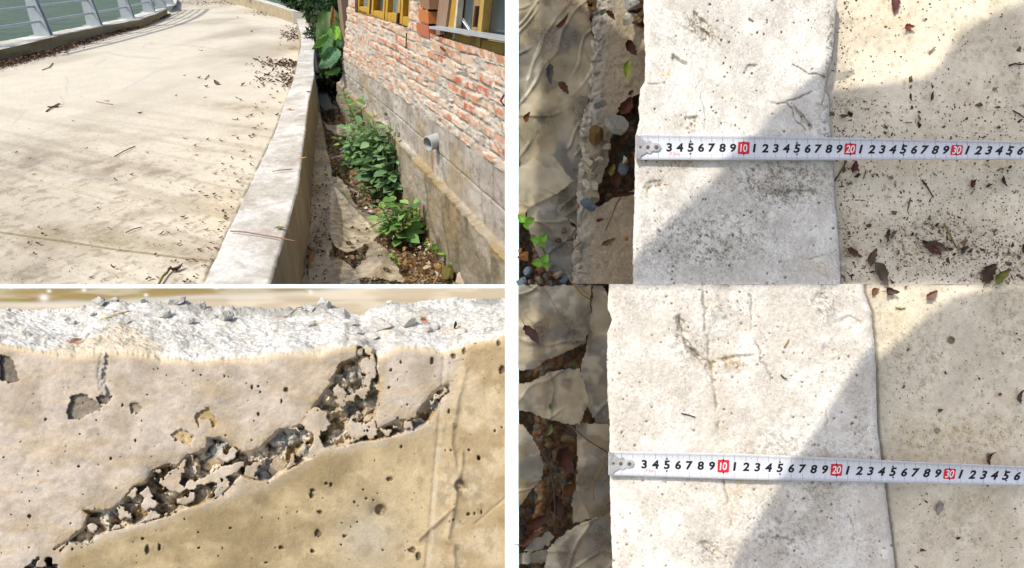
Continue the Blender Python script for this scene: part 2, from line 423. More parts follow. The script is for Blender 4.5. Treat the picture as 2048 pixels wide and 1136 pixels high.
kerb_top(-24, 568, TRL, TRR, 101,
    gouges=[(1400, 40, 22, 8, .9, 9), (1412, 70, 16, 7, .8, 8), (1360, 122, 20, 6, .75, 9), (1385, 240, 16, 8, 0, 5), (1500, 140, 16, 7, -.6, 4), (1605, 235, 26, 6, .95, 10), (1620, 255, 12, 5, 1.2, 8), (1640, 215, 14, 9, .9, 6), (1310, 370, 24, 12, -.4, 4), (1502, 355, 10, 16, .2, 4), (1590, 390, 60, 9, .03, 5), (1503, 42, 3.5, 4, 0, 9), (1540, 430, 8, 20, 0, 4)],
    stains=[(1405, 60, 45, 22, .6, '877a64', 1.2), (1380, 245, 40, 14, .1, '8f7c5c', .8), (1310, 375, 34, 20, -.4, '8a7650', 1.0), (1360, 330, 60, 14, 0, 'a08a68', .7), (1570, 365, 95, 45, 0, '857c69', 1.1), (1335, 150, 12, 8, 0, 'c9a962', .8), (1385, 190, 12, 8, 0, 'cfb57c', .6), (1640, 530, 30, 18, 0, 'bfa878', .8), (1560, 380, 60, 16, .1, '7d776a', 1.0), (1420, 480, 130, 60, 0, '8b8474', .9), (1510, 440, 16, 50, 0, '98896c', .7), (1660, 90, 10, 90, 0, '7d776c', 1.2), (1330, 520, 60, 40, 0, '938d84', .6), (1345, 85, 40, 10, .2, '9c9384', .5), (1650, 260, 14, 60, 0, '86807a', .9)],
    cracks=[([(1530, 208), (1560, 205), (1600, 195), (1630, 182), (1640, 178)], 1.2, 5), ([(1585, 128), (1610, 143), (1635, 150), (1648, 155)], 1.2, 5), ([(1575, 205), (1590, 240), (1612, 262)], 1.5, 4), ([(1270, 170), (1300, 168), (1330, 166)], 1.3, 3), ([(1400, 185), (1408, 215), (1412, 245)], 1.2, 3), ([(1560, 525), (1600, 520), (1640, 512), (1675, 500)], .9, 2)],
    base=('e4dfd5', 'd3cdc2'), label='smooth whitewashed kerb top under the upper tape measure, half in shadow', rough=.8)
kerb_top(568.0, 1160, BRL, BRR, 202,
    gouges=[(1362, 650, 10, 24, -.3, 11), (1375, 690, 28, 7, .85, 10), (1400, 715, 22, 6, .5, 7), (1475, 715, 40, 7, -.15, 6), (1420, 735, 10, 16, 0, 6), (1700, 645, 30, 12, .2, 4), (1420, 1095, 26, 9, .5, 10), (1455, 665, 50, 40, .2, 4), (1640, 600, 16, 22, 0, 4), (1660, 700, 18, 7, 0, 3), (1575, 1090, 20, 12, .4, 5), (1450, 590, 16, 26, .1, 3)],
    stains=[(1385, 690, 40, 30, .6, '8f8676', 1.0), (1450, 725, 50, 14, 0, 'a4895a', .9), (1440, 620, 40, 40, 0, 'aaa294', .7), (1290, 600, 60, 40, 0, 'b3aa9a', .6), (1650, 605, 30, 40, 0, '928a7c', .8), (1340, 800, 120, 60, 0, 'b5ab9a', .5), (1560, 900, 120, 70, 0, 'a9a498', .6), (1440, 880, 120, 20, 1.5, 'bfae90', .5), (1560, 1070, 90, 60, 0, '8f8b80', .7), (1640, 980, 60, 60, 0, '96907f', .6), (1430, 1100, 36, 26, .4, '8e8a84', .8), (1470, 980, 30, 90, .2, 'c3a97c', .5), (1720, 850, 20, 120, 0, 'a19a8c', .5)],
    cracks=[([(1405, 568), (1410, 650), (1425, 760), (1438, 850), (1450, 960), (1462, 1060), (1470, 1140)], 2.2, 5), ([(1500, 590), (1510, 680), (1540, 760)], 2, 3), ([(1362, 628), (1358, 655), (1372, 690), (1395, 712)], 2.2, 7), ([(1700, 1000), (1712, 1100)], 1.2, 3), ([(1545, 850), (1570, 880), (1590, 900)], 1.1, 3), ([(1650, 820), (1658, 960)], 1.2, 2)],
    base=('e3ddd2', 'd2cabd'), label='rough sandy kerb top under the lower tape measure with a chipped hollow', rough=1.35)

def path_slab(name, y0, y1, ef, seed, stains, pits, label):
    def dep(x, y):
        d = fbm(x * .01, y * .01, seed, 3) * 8 + fbm(x * .08, y * .08, seed + 1, 3) * 2.2 + fbm(x * .35, y * .35, seed + 2, 2) * .9
        for a, b, r, dp in pits: d = d + dp * ss(1, .75, np.hypot(x - a, y - b) / r)
        return D + G_ROAD + (d - 4) * U
    def col(x, y):
        n = fbm(x * .015, y * .015, seed + 11, 4); n2 = fbm(x * .1, y * .1, seed + 12, 3)
        c = mix(C('e8dcc4'), C('d8ccb4'), ss(.35, .68, n)) * (.9 + .2 * n2)[..., None]
        f1, f2, cid = worley(x / 17, y / 22, seed + 3)
        c = mix(c, C('a39274'), ((cid > .7) * ss(.33, .12, f1) * .4))
        for sx, sy, rx, ry, rot, hx, am in stains:
            b = blob(x, y, sx, sy, rx, ry, rot)
            c = mix(c, C(hx), np.clip(b * am * (.2 + 1.3 * ss(.38, .7, fbm(x * .11, y * .11, 72 + int(sx), 5, .7)) * ss(.3, .6, fbm(x * .45, y * .45, 13, 2))), 0, .95))
        eg = x - ef(y) + jag(y, seed + 50, 2, .1); c = mix(c, C('6f6453'), np.exp(-(np.maximum(eg - (3 if y0 > 400 else 0), 0) / (3.5 if y0 > 400 else 2.5)) ** 2) * (.75 if y0 > 400 else .4))
        for a, b, r, dp in pits: c = mix(c, C('7d7566'), ss(1, .9, np.hypot(x - a, y - b) / r) * .6)
        return c
    xs = np.arange(1620, 2088, 2.2); ys = np.linspace(y0, y1, int((y1 - y0) / 2.2))
    o = grid(name, xs, ys, lambda x, y: S(x, y, dep(x, y)), col, M_close, mask=lambda x, y: x > ef(y) - 26)
    o['kind'] = 'structure'; return dep
dpT = path_slab('path', -24, 568, TRR, 301, [(1850, 480, 90, 60, 0, '7f7464', .9), (1990, 520, 70, 60, 0, '7b6f5f', .9), (1700, 210, 40, 30, 0, '9c907a', .7), (1690, 500, 30, 90, 0, 'a08d6c', .8), (1960, 100, 70, 50, 0, 'a79c86', .5), (2030, 180, 16, 40, 0, '8c7f6c', .7), (1780, 30, 80, 40, 0, 'c2ab82', .5), (1900, 300, 90, 60, 0, 'a89e8a', .4)], [], '')
dpB = path_slab('path', 568.0, 1160, BRR, 402, [(1830, 720, 70, 90, 0, 'a2967c', .7), (2010, 650, 60, 80, 0, 'a2957d', .6), (1960, 870, 100, 50, 0, 'b09a70', .8), (1830, 880, 60, 40, 0, 'b3a078', .7), (1900, 1060, 120, 60, 0, 'a2987f', .5), (1800, 640, 40, 40, 0, 'c9b58d', .5), (1940, 1000, 60, 30, 0, 'b29f7c', .5)], [(1902, 681, 8, 14), (1978, 912, 6, 6), (1874, 862, 7, 5)], '')

# ---- shaded gullies beside the kerbs
def gully_soil(y0, y1, seed):
    def pos(x, y):
        f1, f2, cid = worley(x / 13, y / 13, seed); g1, g2, gid = worley(x / 6, y / 6, seed + 2)
        d = fbm(x * .02, y * .02, seed, 3) * 24 - np.sqrt(np.maximum(.5 - f1 ** 2, 0)) * 12 - np.sqrt(np.maximum(.4 - g1 ** 2, 0)) * 5
        return S(x, y, D + .105 + d * U)
    def col(x, y):
        f1, f2, cid = worley(x / 13, y / 13, seed)
        c = mix(C('46352a'), C('775a3e'), fbm(x * .03, y * .03, seed + 4))
        c = np.where((cid > .8)[..., None], C('57524a'), c); c = np.where((cid < .15)[..., None], C('7a6850'), c)
        return c * (.6 + .6 * vn(x * .3, y * .3, seed))[..., None]
    o = grid('gully_soil', np.arange(1016, 1330, 2.2), np.linspace(y0, y1, int((y1 - y0) / 2.2)), pos, col, M_soil)
    o['kind'] = 'structure'
gully_soil(-24, 568, 501); gully_soil(568.8, 1180, 502)

def ledge(label):
    LE = edge_x([(1193, -24), (1193, 0), (1184, 33), (1183, 89), (1178, 128), (1175, 166), (1177, 204), (1168, 230), (1158, 276), (1160, 290), (1157, 332), (1155, 397), (1152, 428), (1152, 462), (1144, 501), (1146, 530), (1144, 568)])
    notch = [(1292, 185), (1255, 200), (1238, 225), (1222, 290), (1215, 330), (1193, 395), (1192, 412), (1215, 402), (1262, 382), (1292, 370)]
    n2 = [(1243, -30), (1292, -30), (1292, 62), (1272, 52), (1256, 30)]
    def dep(x, y):
        e = x - LE(y)
        rag = ss(45, 8, e)
        f1, f2, cid = worley(x / 21 + fbm(x * .05, y * .05, 60), y / 17, 61)
        d = fbm(x * .02, y * .02, 62, 3) * 14 + fbm(x * .12, y * .12, 63, 3) * 4
        d = d - rag * (np.sqrt(np.maximum(.55 - f1 ** 2, 0)) * 11 * cid + 16 * (fbm(x * .09, y * .07, 68, 4) - .4) + 5 * np.abs(fbm(x * .3, y * .3, 69, 3) - .5))
        d = d - 20 * ss(30, 6, np.abs(x - 1185 - (y - 240) * .5)) * ss(50, 10, np.abs(y - 270)) * fbm(x * .1, y * .1, 9)
        return D + .078 + d * U
    def col(x, y):
        e = x - LE(y)
        c = mix(C('a89b85'), C('8c7f6a'), fbm(x * .02, y * .02, 64)) * (.8 + .4 * fbm(x * .2, y * .2, 65))[..., None]
        c = mix(c, C('aaa497'), ss(50, 10, e) * .7)
        return c
    def mask(x, y):
        jx = 7 * (fbm(x * .08, y * .08, 66) - .5) * 2; jy = 6 * (fbm(x * .08, y * .08, 67) - .5) * 2
        return (x + jx > LE(y)) & ~inpoly(x + jx, y + jy, notch) & ~inpoly(x + jx, y + jy, n2)
    o = grid('mortar_ledge', np.arange(1125, 1330, 1.8), np.linspace(-24, 567.5, 330), lambda x, y: S(x, y, dep(x, y)), col, M_rub, mask)
    tag(o, label, 'mortar')
ledge('crumbling grey mortar ledge in the shaded gully left of the upper kerb top')

def film(name, poly, dep0, cA, cB, seed, label, amp=22, fa=.6, group=None, step=2.0, jg=4.0, posf=None, m=None, parent=None, fs=1.0):
    xs = [p[0] for p in poly]; ys = [p[1] for p in poly]
    c, s = math.cos(fa), math.sin(fa)
    def disp(x, y):
        a = (x * c + y * s) * fs; b = (-x * s + y * c) * fs
        rs = np.random.RandomState(seed); f = 0
        wx = (fbm(a * .010, b * .010, seed + 7, 2) - .5) * .9; wy = (fbm(a * .012, b * .012, seed + 8, 2) - .5) * .9
        for q in range(9):
            if q > 5:
                th = rs.uniform(-.5, .5) + (1.2 if q == 8 else 0); u = (a * math.cos(th) + b * math.sin(th)) / rs.uniform(50, 120) + wy * .8 + rs.rand(); tr_ = np.abs(u - np.floor(u) - .5) * 2
                f = f + 1.0 * np.exp(-(tr_ / .07) ** 2) * ss(.42, .6, vn(a * .016 + q, b * .009, seed + q)); continue
            th = rs.uniform(-.7, .7) + (1.3 if q % 3 == 2 else 0); lam = rs.uniform(80, 230) / (1 + .6 * (q > 4))
            u = (a * math.cos(th) + b * math.sin(th)) / lam + (wx if q % 2 else wy) + rs.rand()
            tri = np.abs(u - np.floor(u) - .5) * 2
            f = f + (tri ** (1.2 + 1.6 * rs.rand()) if q % 2 else ss(0, 1, tri)) * lam / 150 * ss(.25, .6, vn(a * .013 + q, b * .013, seed + q))
        f = f * .15 + 1.0 * fbm(x * .012 * fs, y * .012 * fs, seed + 5, 2) * .9 + .035 * fbm(a * .08, b * .03, seed + 6, 2)
        return f * amp
    def pos(x, y):
        return S(x, y, dep0 - disp(x, y) * U) if posf is None else posf(x, y, disp(x, y))
    def col(x, y):
        n = fbm(x * .022 * fs + 3, y * .022 * fs, seed + 9, 4); e = fbm(x * .09 * fs, y * .09 * fs, seed + 10, 3)
        n = fbm((x * c + y * s) * .03 * fs, (y * c - x * s) * .008 * fs, seed + 9, 4); k = (mix(C(cA), C(cB), ss(.36, .64, n)) * np.array([1.05, 1.0, .88]) + .01) * (.93 + .14 * e)[..., None]
        k = mix(k, C('8b8d8a'), ss(.5, .6, fbm(x * .014 * fs + 5, y * .014 * fs, seed + 33, 3)) * .6); k = mix(k, C('ddd0b2'), ss(.5, .57, fbm(x * .02 * fs, y * .02 * fs + 9, seed + 34, 3)) * .5)
        k = mix(k, C('6f6a60'), ss(.55, .7, fbm(x * .03 * fs, y * .03 * fs, seed + 19, 4)) * .5)
        return k
    def mask(x, y):
        jx = jg * (fbm(x * .11, y * .11, seed + 1, 4) - .5) * 2; jy = jg * (fbm(x * .11, y * .11, seed + 2, 4) - .5) * 2
        return inpoly(x + jx, y + jy, poly) & ((x > 1035) if posf is None and poly[0][0] > 900 else (x > -1e9))
    o = grid(name, np.arange(min(xs) - 4, max(xs) + 4, step), np.arange(min(ys) - 4, max(ys) + 4, step), pos, col, m or M_plas, mask, parent)
    tag(o, label, 'plastic sheet', group); return o
# upper right view
film('plastic_sheet', [(995, -24), (1168, -24), (1178, 20), (1186, 60), (1192, 130), (1180, 200), (1172, 260), (1160, 330), (1158, 460), (1120, 425), (1060, 400), (995, 395)], D + .092, 'c2b595', '9c9786', 601, 'wide cloudy cream plastic sheet left of the mortar ledge', 26, .5)
film('plastic_sheet', [(995, 320), (1040, 332), (1082, 304), (1110, 312), (1128, 340), (1149, 362), (1108, 392), (1082, 402), (1061, 413), (1050, 436), (995, 430)], D + .078, 'd8c8a2', 'b3a588', 602, 'torn yellowish plastic flap with a pointed tip, above the green sprouts', 26, -.5)
film('plastic_sheet', [(1056, 405), (1100, 400), (1125, 425), (1155, 462), (1148, 500), (1146, 556), (1110, 552), (1092, 540), (1070, 500), (1050, 450)], D + .09, '8d8c86', 'a39f94', 603, 'grey translucent plastic strip hanging down beside the ledge above the pebbles', 22, 1.1)
# lower right view
PL = [([(990, 569), (1183, 569), (1182, 640), (1173, 688), (1130, 708), (1092, 722), (1072, 738), (1040, 742), (990, 720)], .080, 'cfc3a8', 'a89c86', 'bulging milky plastic sheet with a brown leaf on it, top of the lower gully', 40, 1.3),
      ([(1184, 569), (1206, 569), (1222, 600), (1230, 640), (1228, 860), (1205, 870), (1165, 800), (1160, 735), (1172, 690), (1180, 640)], .086, '8d887f', '9f978a', 'grey translucent plastic strip lying against the lower kerb face', 34, 1.5),
      ([(990, 770), (1060, 764), (1100, 742), (1160, 733), (1178, 800), (1160, 850), (1132, 848), (1105, 842), (1060, 826), (990, 812)], .078, 'd3c8b0', 'a59c8a', 'pale folded plastic flap with a small green leaf on it', 30, .2),
      ([(990, 835), (1048, 850), (1066, 874), (1082, 905), (1090, 930), (1084, 962), (1062, 985), (1040, 1012), (990, 1030)], .080, 'b5a684', '97907e', 'crumpled olive cream plastic at the left edge of the lower gully', 36, 1.0),
      ([(1150, 846), (1235, 846), (1235, 1030), (1180, 1040), (1146, 1046), (1142, 1010), (1152, 960), (1154, 900)], .084, '8f897e', 'a0947f', 'hazy grey plastic film beside the hook of the lower tape measure', 30, 1.4),
      ([(1092, 1100), (1112, 1078), (1150, 1050), (1218, 1024), (1238, 1030), (1238, 1170), (1085, 1170)], .074, 'aaa397', '8c867c', 'smooth domed grey plastic sheet at the bottom of the lower gully', 34, .7),
      ([(1046, 1100), (1066, 1080), (1100, 1060), (1112, 1072), (1096, 1092), (1062, 1106)], .088, 'a9a291', '8e8878', 'small curled scrap of grey plastic beside the domed sheet', 20, .2),
      ([(990, 1108), (1060, 1104), (1092, 1098), (1098, 1125), (1060, 1128), (990, 1140)], .09, 'a39c8a', '8a8475', 'flat muddy scrap of plastic in the bottom left of the lower gully', 16, .2)]
for i, (pl, dd, a, b, lb, am, fa) in enumerate(PL):
    film('plastic_sheet', pl, D + dd, a, b, 620 + 11 * i, lb, am, fa)

# ---- steel tape measures
M_rivet = mat('dull_rivet', .5, .4, .3, 300, .001, .4, 200, color=(.13, .12, .11), metal=.3)
def tape_measure(x0, k, ya, yb, ta, tb, ymid, label, skew):
    """x0+k*n is the centimetre mark n; top and bottom edge heights at x0 and 2060"""
    root = empty('tape_measure', S(x0, ymid, D - .004), label, 'tape measure')
    top = lambda x: np.interp(x, [x0, x0 + 260, 2060], ya); bot = lambda x: np.interp(x, [x0, x0 + 260, 2060], yb)
    zt = .0044
    def sp(x, v, off=0.0):       # v 0 bottom .. 1 top, with the blade's shallow trough
        yy = bot(x) + (top(x) - bot(x)) * v
        return S(x, yy, D - zt - (.0016 * (2 * v - 1) ** 2) - off + .0012 * np.sin(np.asarray(x) * .006))
    xs = np.linspace(x0, 2110, 120); vs = np.linspace(0, 1, 13)
    X, Vv = np.meshgrid(xs, vs); P = sp(X, Vv); nx = len(xs); n = len(vs)
    idx = np.arange(nx * n).reshape(n, nx)
    q = np.stack([idx[:-1, :-1], idx[:-1, 1:], idx[1:, 1:], idx[1:, :-1]], -1).reshape(-1, 4)
    Pb = P - BK * .0004; q2 = q[:, ::-1] + nx * n
    rim = []
    for j in range(nx - 1):
        rim.append([j, j + nx * n, j + 1 + nx * n, j + 1]); a = (n - 1) * nx + j; rim.append([a, a + 1, a + 1 + nx * n, a + nx * n])
    Fc = np.concatenate([q, q2, np.array(rim)])
    mesh_obj('blade', np.concatenate([P.reshape(-1, 3), Pb.reshape(-1, 3)]), Fc, M_blade, root, None, True)
    V = []; Fq = []
    def quad(xa, xb, va, vb, off=.00012):
        i = len(V); V.extend([sp(xa, va, off), sp(xb, va, off), sp(xb, vb, off), sp(xa, vb, off)]); Fq.append([i, i + 1, i + 2, i + 3])
    nmm = int((2100 - x0) / k * 10)
    for i in range(3, nmm):
        xx = x0 + k * i / 10
        L = .27 if i % 10 == 0 else (.19 if i % 5 == 0 else .13)
        wd = .5 if i % 10 == 0 else .32
        if xx > x0 + 6:
            quad(xx - wd / 2 * 1.1, xx + wd / 2 * 1.1, 1 - L, .985); quad(xx - wd / 2, xx + wd / 2, .015, L)
        if i % 50 == 0:
            for va, vb in ((.80, .71), (.19, .28)):
                j = len(V); V.extend([sp(xx, va if va > .5 else va, .0002), sp(xx - 2.6, vb, .0002), sp(xx + 2.6, vb, .0002)])
                Fq.append([j, j + 1, j + 2] if va > .5 else [j, j + 2, j + 1])
    mesh_obj('tick_marks', np.array(V), Fq, M_black, root)
    def text(s, cx, cv, hpx, mm, off, bold=.02, wide=1.0, sh=0.0):
        cu = bpy.data.curves.new('glyph', 'FONT'); cu.body = s; cu.size = 1.0; cu.offset = bold; cu.align_x = 'CENTER'; cu.shear = sh
        cu.resolution_u = 3; cu.fill_mode = 'BOTH'; cu.extrude = 0; cu.space_character = .92
        ob = bpy.data.objects.new('glyph', cu); sc.collection.objects.link(ob)
        dg = bpy.context.evaluated_depsgraph_get(); me = bpy.data.meshes.new_from_object(ob.evaluated_get(dg))
        vv = np.array([v.co[:] for v in me.vertices]); ff = [list(p.vertices) for p in me.polygons]
        bpy.data.objects.remove(ob); bpy.data.meshes.remove(me)
        ym = bot(cx) + (top(cx) - bot(cx)) * cv
        hh = vv[:, 1].max() - vv[:, 1].min(); xm = (vv[:, 0].max() + vv[:, 0].min()) / 2; y_m = (vv[:, 1].max() + vv[:, 1].min()) / 2
        X = cx + (vv[:, 0] - xm) * hpx / hh * wide; Yp = ym - (vv[:, 1] - y_m) * hpx / hh
        vq = (bot(X) - Yp) / (bot(X) - top(X))
        return sp(X, vq, off), ff
    BV = []; WV = []; RV = []
    for nmb in range(3, 38):
        cx = x0 + k * nmb; sh = skew * (nmb / 37) * .4
        if nmb % 10:
            BV.append(text(str(nmb % 10), cx, .5, 17.5, M_black, .00016, .038, 1.12, sh))
        else:
            c = []; hw = 11.5; hv = .25
            pts = []
            for (ax, ay, a0) in ((1, 1, 0), (-1, 1, 90), (-1, -1, 180), (1, -1, 270)):
                for a in (0, 30, 60, 90):
                    an = math.radians(a0 + a); pts.append((cx + ax * (hw - 2) + 2 * math.cos(an) + sh * 4 * ay, .5 + ay * (hv - .04) + .04 * math.sin(an)))
            RV.append(([sp(a, b, .00012) for a, b in pts], [list(range(16))]))
            WV.append(text(str(nmb), cx, .5, 15.5, M_white, .0008, .012, .86, sh))
    for v, f in BV: mesh_obj('numeral', v, f, M_black, root)
    for v, f in RV: mesh_obj('red_box', v, f, M_red, root)
    for v, f in WV: mesh_obj('white_numeral', v, f, M_white, root)
    v, f = text('7.5m', x0 + 3.5 * k, .24, 6, M_red, .00016, 0.0, 1.2); mesh_obj('red_length_print', v, f, M_red, root)
    # end hook: plate with scalloped neck, bent lip, three rivets
    w = lambda x, v, o=0.0: sp(x0 + x, v, .0009 + o)
    out = [(-4, .05), (5, .05), (8, .16), (14, .22), (20, .30), (27, .24), (31, .34), (40, .33), (46, .36), (50, .5), (47, .63), (41, .67), (32, .66), (27, .76), (20, .70), (14, .78), (8, .84), (5, .95), (-4, .95)]
    out = [(x * .96, v) for x, v in out]
    hv, hf = prism(out, lambda x, v, o: w(x, v, o), 0, .0007)
    lip = prism([(-4, .02), (-4, .98), (0, .98), (0, .02)], lambda x, v, o: w(x, v, o), -.006, .0009)
    h = mesh_obj('end_hook', *merge([(hv, hf), lip]), M_hook, root)
    for rx in (6, 21, 38):
        pts = [(rx + 4.2 * math.cos(a) , .5 + .085 * math.sin(a)) for a in np.linspace(0, 2 * math.pi, 15)[:-1]]
        r1 = [w(x, v, .0007) for x, v in pts]; r2 = [w(rx + (x - rx) * .6, .5 + (v - .5) * .6, .0018) for x, v in pts]
        Fr = [[i, (i + 1) % 14, 14 + (i + 1) % 14, 14 + i] for i in range(14)] + [list(range(14, 28))]
        mesh_obj('rivet', r1 + r2, Fr, M_rivet, root)
    return root
tape_measure(1274.5, 21.3, (268.5, 272.5, 283.5), (319.5, 320.5, 319.5), 0, 0, 295, 'upper steel tape measure, white blade with black numerals, lying straight across the kerb top', 1)
tape_measure(1220.5, 22.62, (902.5, 907.5, 934), (951, 959, 972), 0, 0, 931, 'lower steel tape measure, white blade with black numerals, sloping down to the right', 1)

# ---- leaves, twigs and crumbs on the right views
RL = random.Random(5)
def near_leaf(px, py, L, ang, hexc, label, Wd=.42, dep=None, curl=.35, tilt=.15, tax=0.6, m=None, cat='leaf', name='dry_leaf', fold=.25, stalk=.2, lift=4, sd=None):
    sd = RL.random() * 9 if sd is None else sd
    L = L * .88; curl = curl * (.6 + (sd % 1) * 1.4); V, Fc = leaf_mesh(1, Wd / 2, curl, fold * (.5 + (sd * 3 % 1) * 1.3), 9, 5, 1.0, .2, sd, stalk)
    V[:, 1] += .12 * np.sin(V[:, 0] * 2.6 + sd) - .12 * math.sin(sd + 1.3)
    V = V - np.array([.5, 0, V[:, 2].min()])
    if dep is None: dep = (dpT if py < 568 else dpB)(np.array([float(px)]), np.array([float(py)]))[0]
    ex, ey, ez = cambasis(ang, tilt, tax)
    P = place(V, S(px, py, dep - lift * U), ex, ey, ez, L * dep / F)
    c = C(hexc); t = np.linspace(0, 1, 9).repeat(5)
    cols = np.ones((len(P), 3)) * c; cols[:45] *= (.75 + .5 * (np.tile([0, .7, 1.3, .7, 0], 9)[:, None] * .3 + .25 * np.sin(t * 9 + sd)[:, None]))
    o = mesh_obj(name, P, Fc, m or M_leaf, None, cols, True); tag(o, label, cat); return o
gd = D + .062
for a in [
    (1253, 137, 42, 1.15, '94a83a', 'yellow green fresh leaf lying on the shaded mortar ledge', .46, D + .066, 0.1),
    (1205, 24, 20, .9, '56703a', 'small dark green leaf near the top of the mortar ledge', .5, D + .066, 0.1),
    (1128, 175, 36, -.7, '5a3526', 'brown pointed leaf on the cloudy plastic sheet', .45, D + .066, .2),
    (1122, 50, 42, 1.15, '6b452c', 'curled brown leaf standing on the plastic sheet near the top', .28, D + .06, .8),
    (1052, 236, 26, 1.2, '7a4420', 'rusty curled leaf at the left edge of the plastic sheet', .5, D + .062, .6),
    (1100, 148, 46, -1.25, '57504c', 'dark leaf seen through the plastic sheet', .36, D + .070, .2),
    (1222, 30, 28, -.8, '5c3a26', 'brown leaf beside the pale stones on the ledge', .4, D + .064, .4),
    (1262, 98, 40, -1.2, '4b2d1f', 'dark brown leaf tucked against the kerb face by the yellow green leaf', .5, D + .074, .5),
    (1250, 215, 48, 1.3, '5a3123', 'broad reddish brown leaf in the gap between ledge and kerb', .6, D + .084, .4),
    (1232, 352, 60, 1.1, '51301f', 'long dark leaf in the gap below the upper tape hook', .4, D + .088, .3),
    (1248, 388, 50, .35, '4a2a1c', 'narrow brown leaf lying along the lower end of the gap', .25, D + .074, .4),
    (1223, 340, 30, 1.5, '6f6a28', 'olive leaf in the gap between ledge and kerb', .5, D + .082, .3),
    (1200, 440, 20, 0, '5f3322', 'small curled brown leaf on the lower ledge', .4, D + .062, .9),
    (1216, 484, 36, .7, '6d6548', 'olive brown folded leaf on the lower ledge', .36, D + .062, .4),
    (1261, 186, 16, .4, '5a2a20', 'tiny red brown leaf at the kerb corner', .6, D + .07, .4),
    (1790, 8, 46, -1.9, '6a4038', 'pointed dark red leaf cut by the top edge of the upper path', .4, None, .2),
    (1815, 54, 24, .1, '8a4a3a', 'cupped red brown leaf on the sunlit upper path', .6, None, .9),
    (1706, 334, 30, 1.5, '6b3e36', 'oval red brown leaf just under the upper tape', .52, None, .15),
    (1942, 369, 24, 1.25, '6b3a2a', 'curled rust brown leaf in the shade right of centre of the upper path', .5, None, .7),
    (1974, 372, 18, .7, '6f452f', 'small hooked brown leaf right of the curled rust brown one', .35, None, .8),
    (2006, 362, 26, -1.1, '4c3a2e', 'thin dark leaf standing on the upper path near the right edge', .3, None, .5),
    (1705, 504, 40, -.3, '6c4c3e', 'brown leaf with a pointed tip left of the dark pair on the upper path', .36, None, .4),
    (1741, 514, 44, 1.35, '6a5244', 'upright brown leaf of the dark pair on the upper path', .44, None, .3),
    (1760, 545, 60, -.85, '6e5f50', 'large grey brown leaf with a yellow seed, lower of the dark pair', .42, None, .3),
    (1868, 492, 56, -.5, '6a5a50', 'broad greyish leaf among the dirt in the middle of the upper path', .45, None, .3),
    (1868, 500, 36, -.35, '6b3b2e', 'dark red leaf under the broad greyish leaf', .4, None, .3),
    (1975, 545, 52, 1.0, '4e3c2c', 'large dark brown leaf beside the olive one at the bottom right', .6, None, .25),
    (1997, 552, 50, 1.0, '77782f', 'olive green leaf at the bottom right of the upper path', .42, None, .25),
    (1925, 500, 26, 1.1, '57493e', 'dark narrow leaf left of the large leaves at the bottom right', .36, None, .3),
    (2045, 496, 26, -1.3, '4b3a33', 'dark leaf cut by the right edge of the upper path', .4, None, .3),
    (1684, 233, 22, .3, '7a6048', 'brown curled leaf beside the kerb edge above the upper tape', .4, None, .6),
    (1820, 195, 18, -1.1, '5d3d30', 'narrow brown leaf in shade, left one of two above the upper tape', .3, None, .4),
    (1862, 193, 22, 1.5, '5e3a2c', 'narrow dark leaf in shade, right one of two above the upper tape', .32, None, .4),
    (1773, 470, 30, -1.3, '554840', 'thin crumpled leaf above the grey brown leaf', .3, None, .5),
    (1785, 468, 20, .6, '6c6054', 'grey crumpled leaf among the dirt left of centre', .5, None, .5),
    (1748, 582, 22, .5, '8a5c3a', 'crumpled tan leaf at the top of the lower path beside the kerb', .7, None, .6),
    (1776, 582, 32, .2, '5a463c', 'dark shrivelled leaf at the top of the lower path', .6, None, .6),
    (1860, 590, 34, .85, '8c6a58', 'mauve brown leaf with a stalk on the lower path', .55, None, .3),
    (1811, 574, 10, .4, 'a07a5a', 'tiny tan leaf at the top of the lower path', .6, None, .3),
    (2036, 792, 34, 1.4, '5c4c42', 'long ragged dark leaf near the right edge of the lower path', .35, None, .5),
    (1879, 820, 14, .5, '7a5340', 'small folded brown leaf in the middle of the lower path', .6, None, .7),
    (1890, 745, 10, -.9, '6a3a30', 'tiny dark red leaf right of centre on the lower path', .5, None, .5),
    (1998, 788, 11, .1, '9a5a2e', 'small orange brown scrap on the lower path', .8, None, .5),
    (1876, 1014, 34, -1.4, 'a29b94', 'pale grey oval leaf on the lower path under the tape', .5, None, .2),
    (1915, 1075, 12, .6, '3d3026', 'small black brown leaf near the bottom of the lower path', .5, None, .4),
    (1843, 1099, 16, .1, '6a4a36', 'thin brown scrap at the bottom of the lower path', .4, None, .5),
    (1975, 915, 34, 1.2, '5a4230', 'long brown crumpled leaf just above the lower tape', .3, None, .6),
    (1065, 668, 54, -1.15, '5a3e3c', 'purple brown leaf with a bitten tip on the milky plastic sheet', .42, D + .04, .15),
    (1100, 812, 14, 1.5, '3f5a2c', 'small green leaf on the pale folded flap', .5, D + .046, .1),
    (1150, 728, 24, -.8, '57602c', 'olive leaf showing in the dark hole between the plastic sheets', .5, D + .088, .2),
    (1100, 860, 28, 1.2, '66743a', 'green leaf poking out above the dark leaf pit', .4, D + .075, .2),
    (1130, 918, 70, -.9, '4a2b20', 'large wet brown leaf in the dark pit of the lower gully', .5, D + .095, .3),
    (1145, 975, 60, .6, '5a3a1c', 'orange brown leaf in the dark pit beside the film', .5, D + .095, .3),
    (1075, 1040, 60, .1, '4e2a1c', 'red brown leaf at the bottom of the dark pit', .5, D + .09, .3),
    (1115, 1010, 60, -1.2, '3a241c', 'black brown leaf under the twigs of the dark pit', .5, D + .1, .3),
    (1062, 1075, 60, .35, '6a4636', 'pinkish brown leaf edge above the small curled scrap', .25, D + .082, .3),
]:
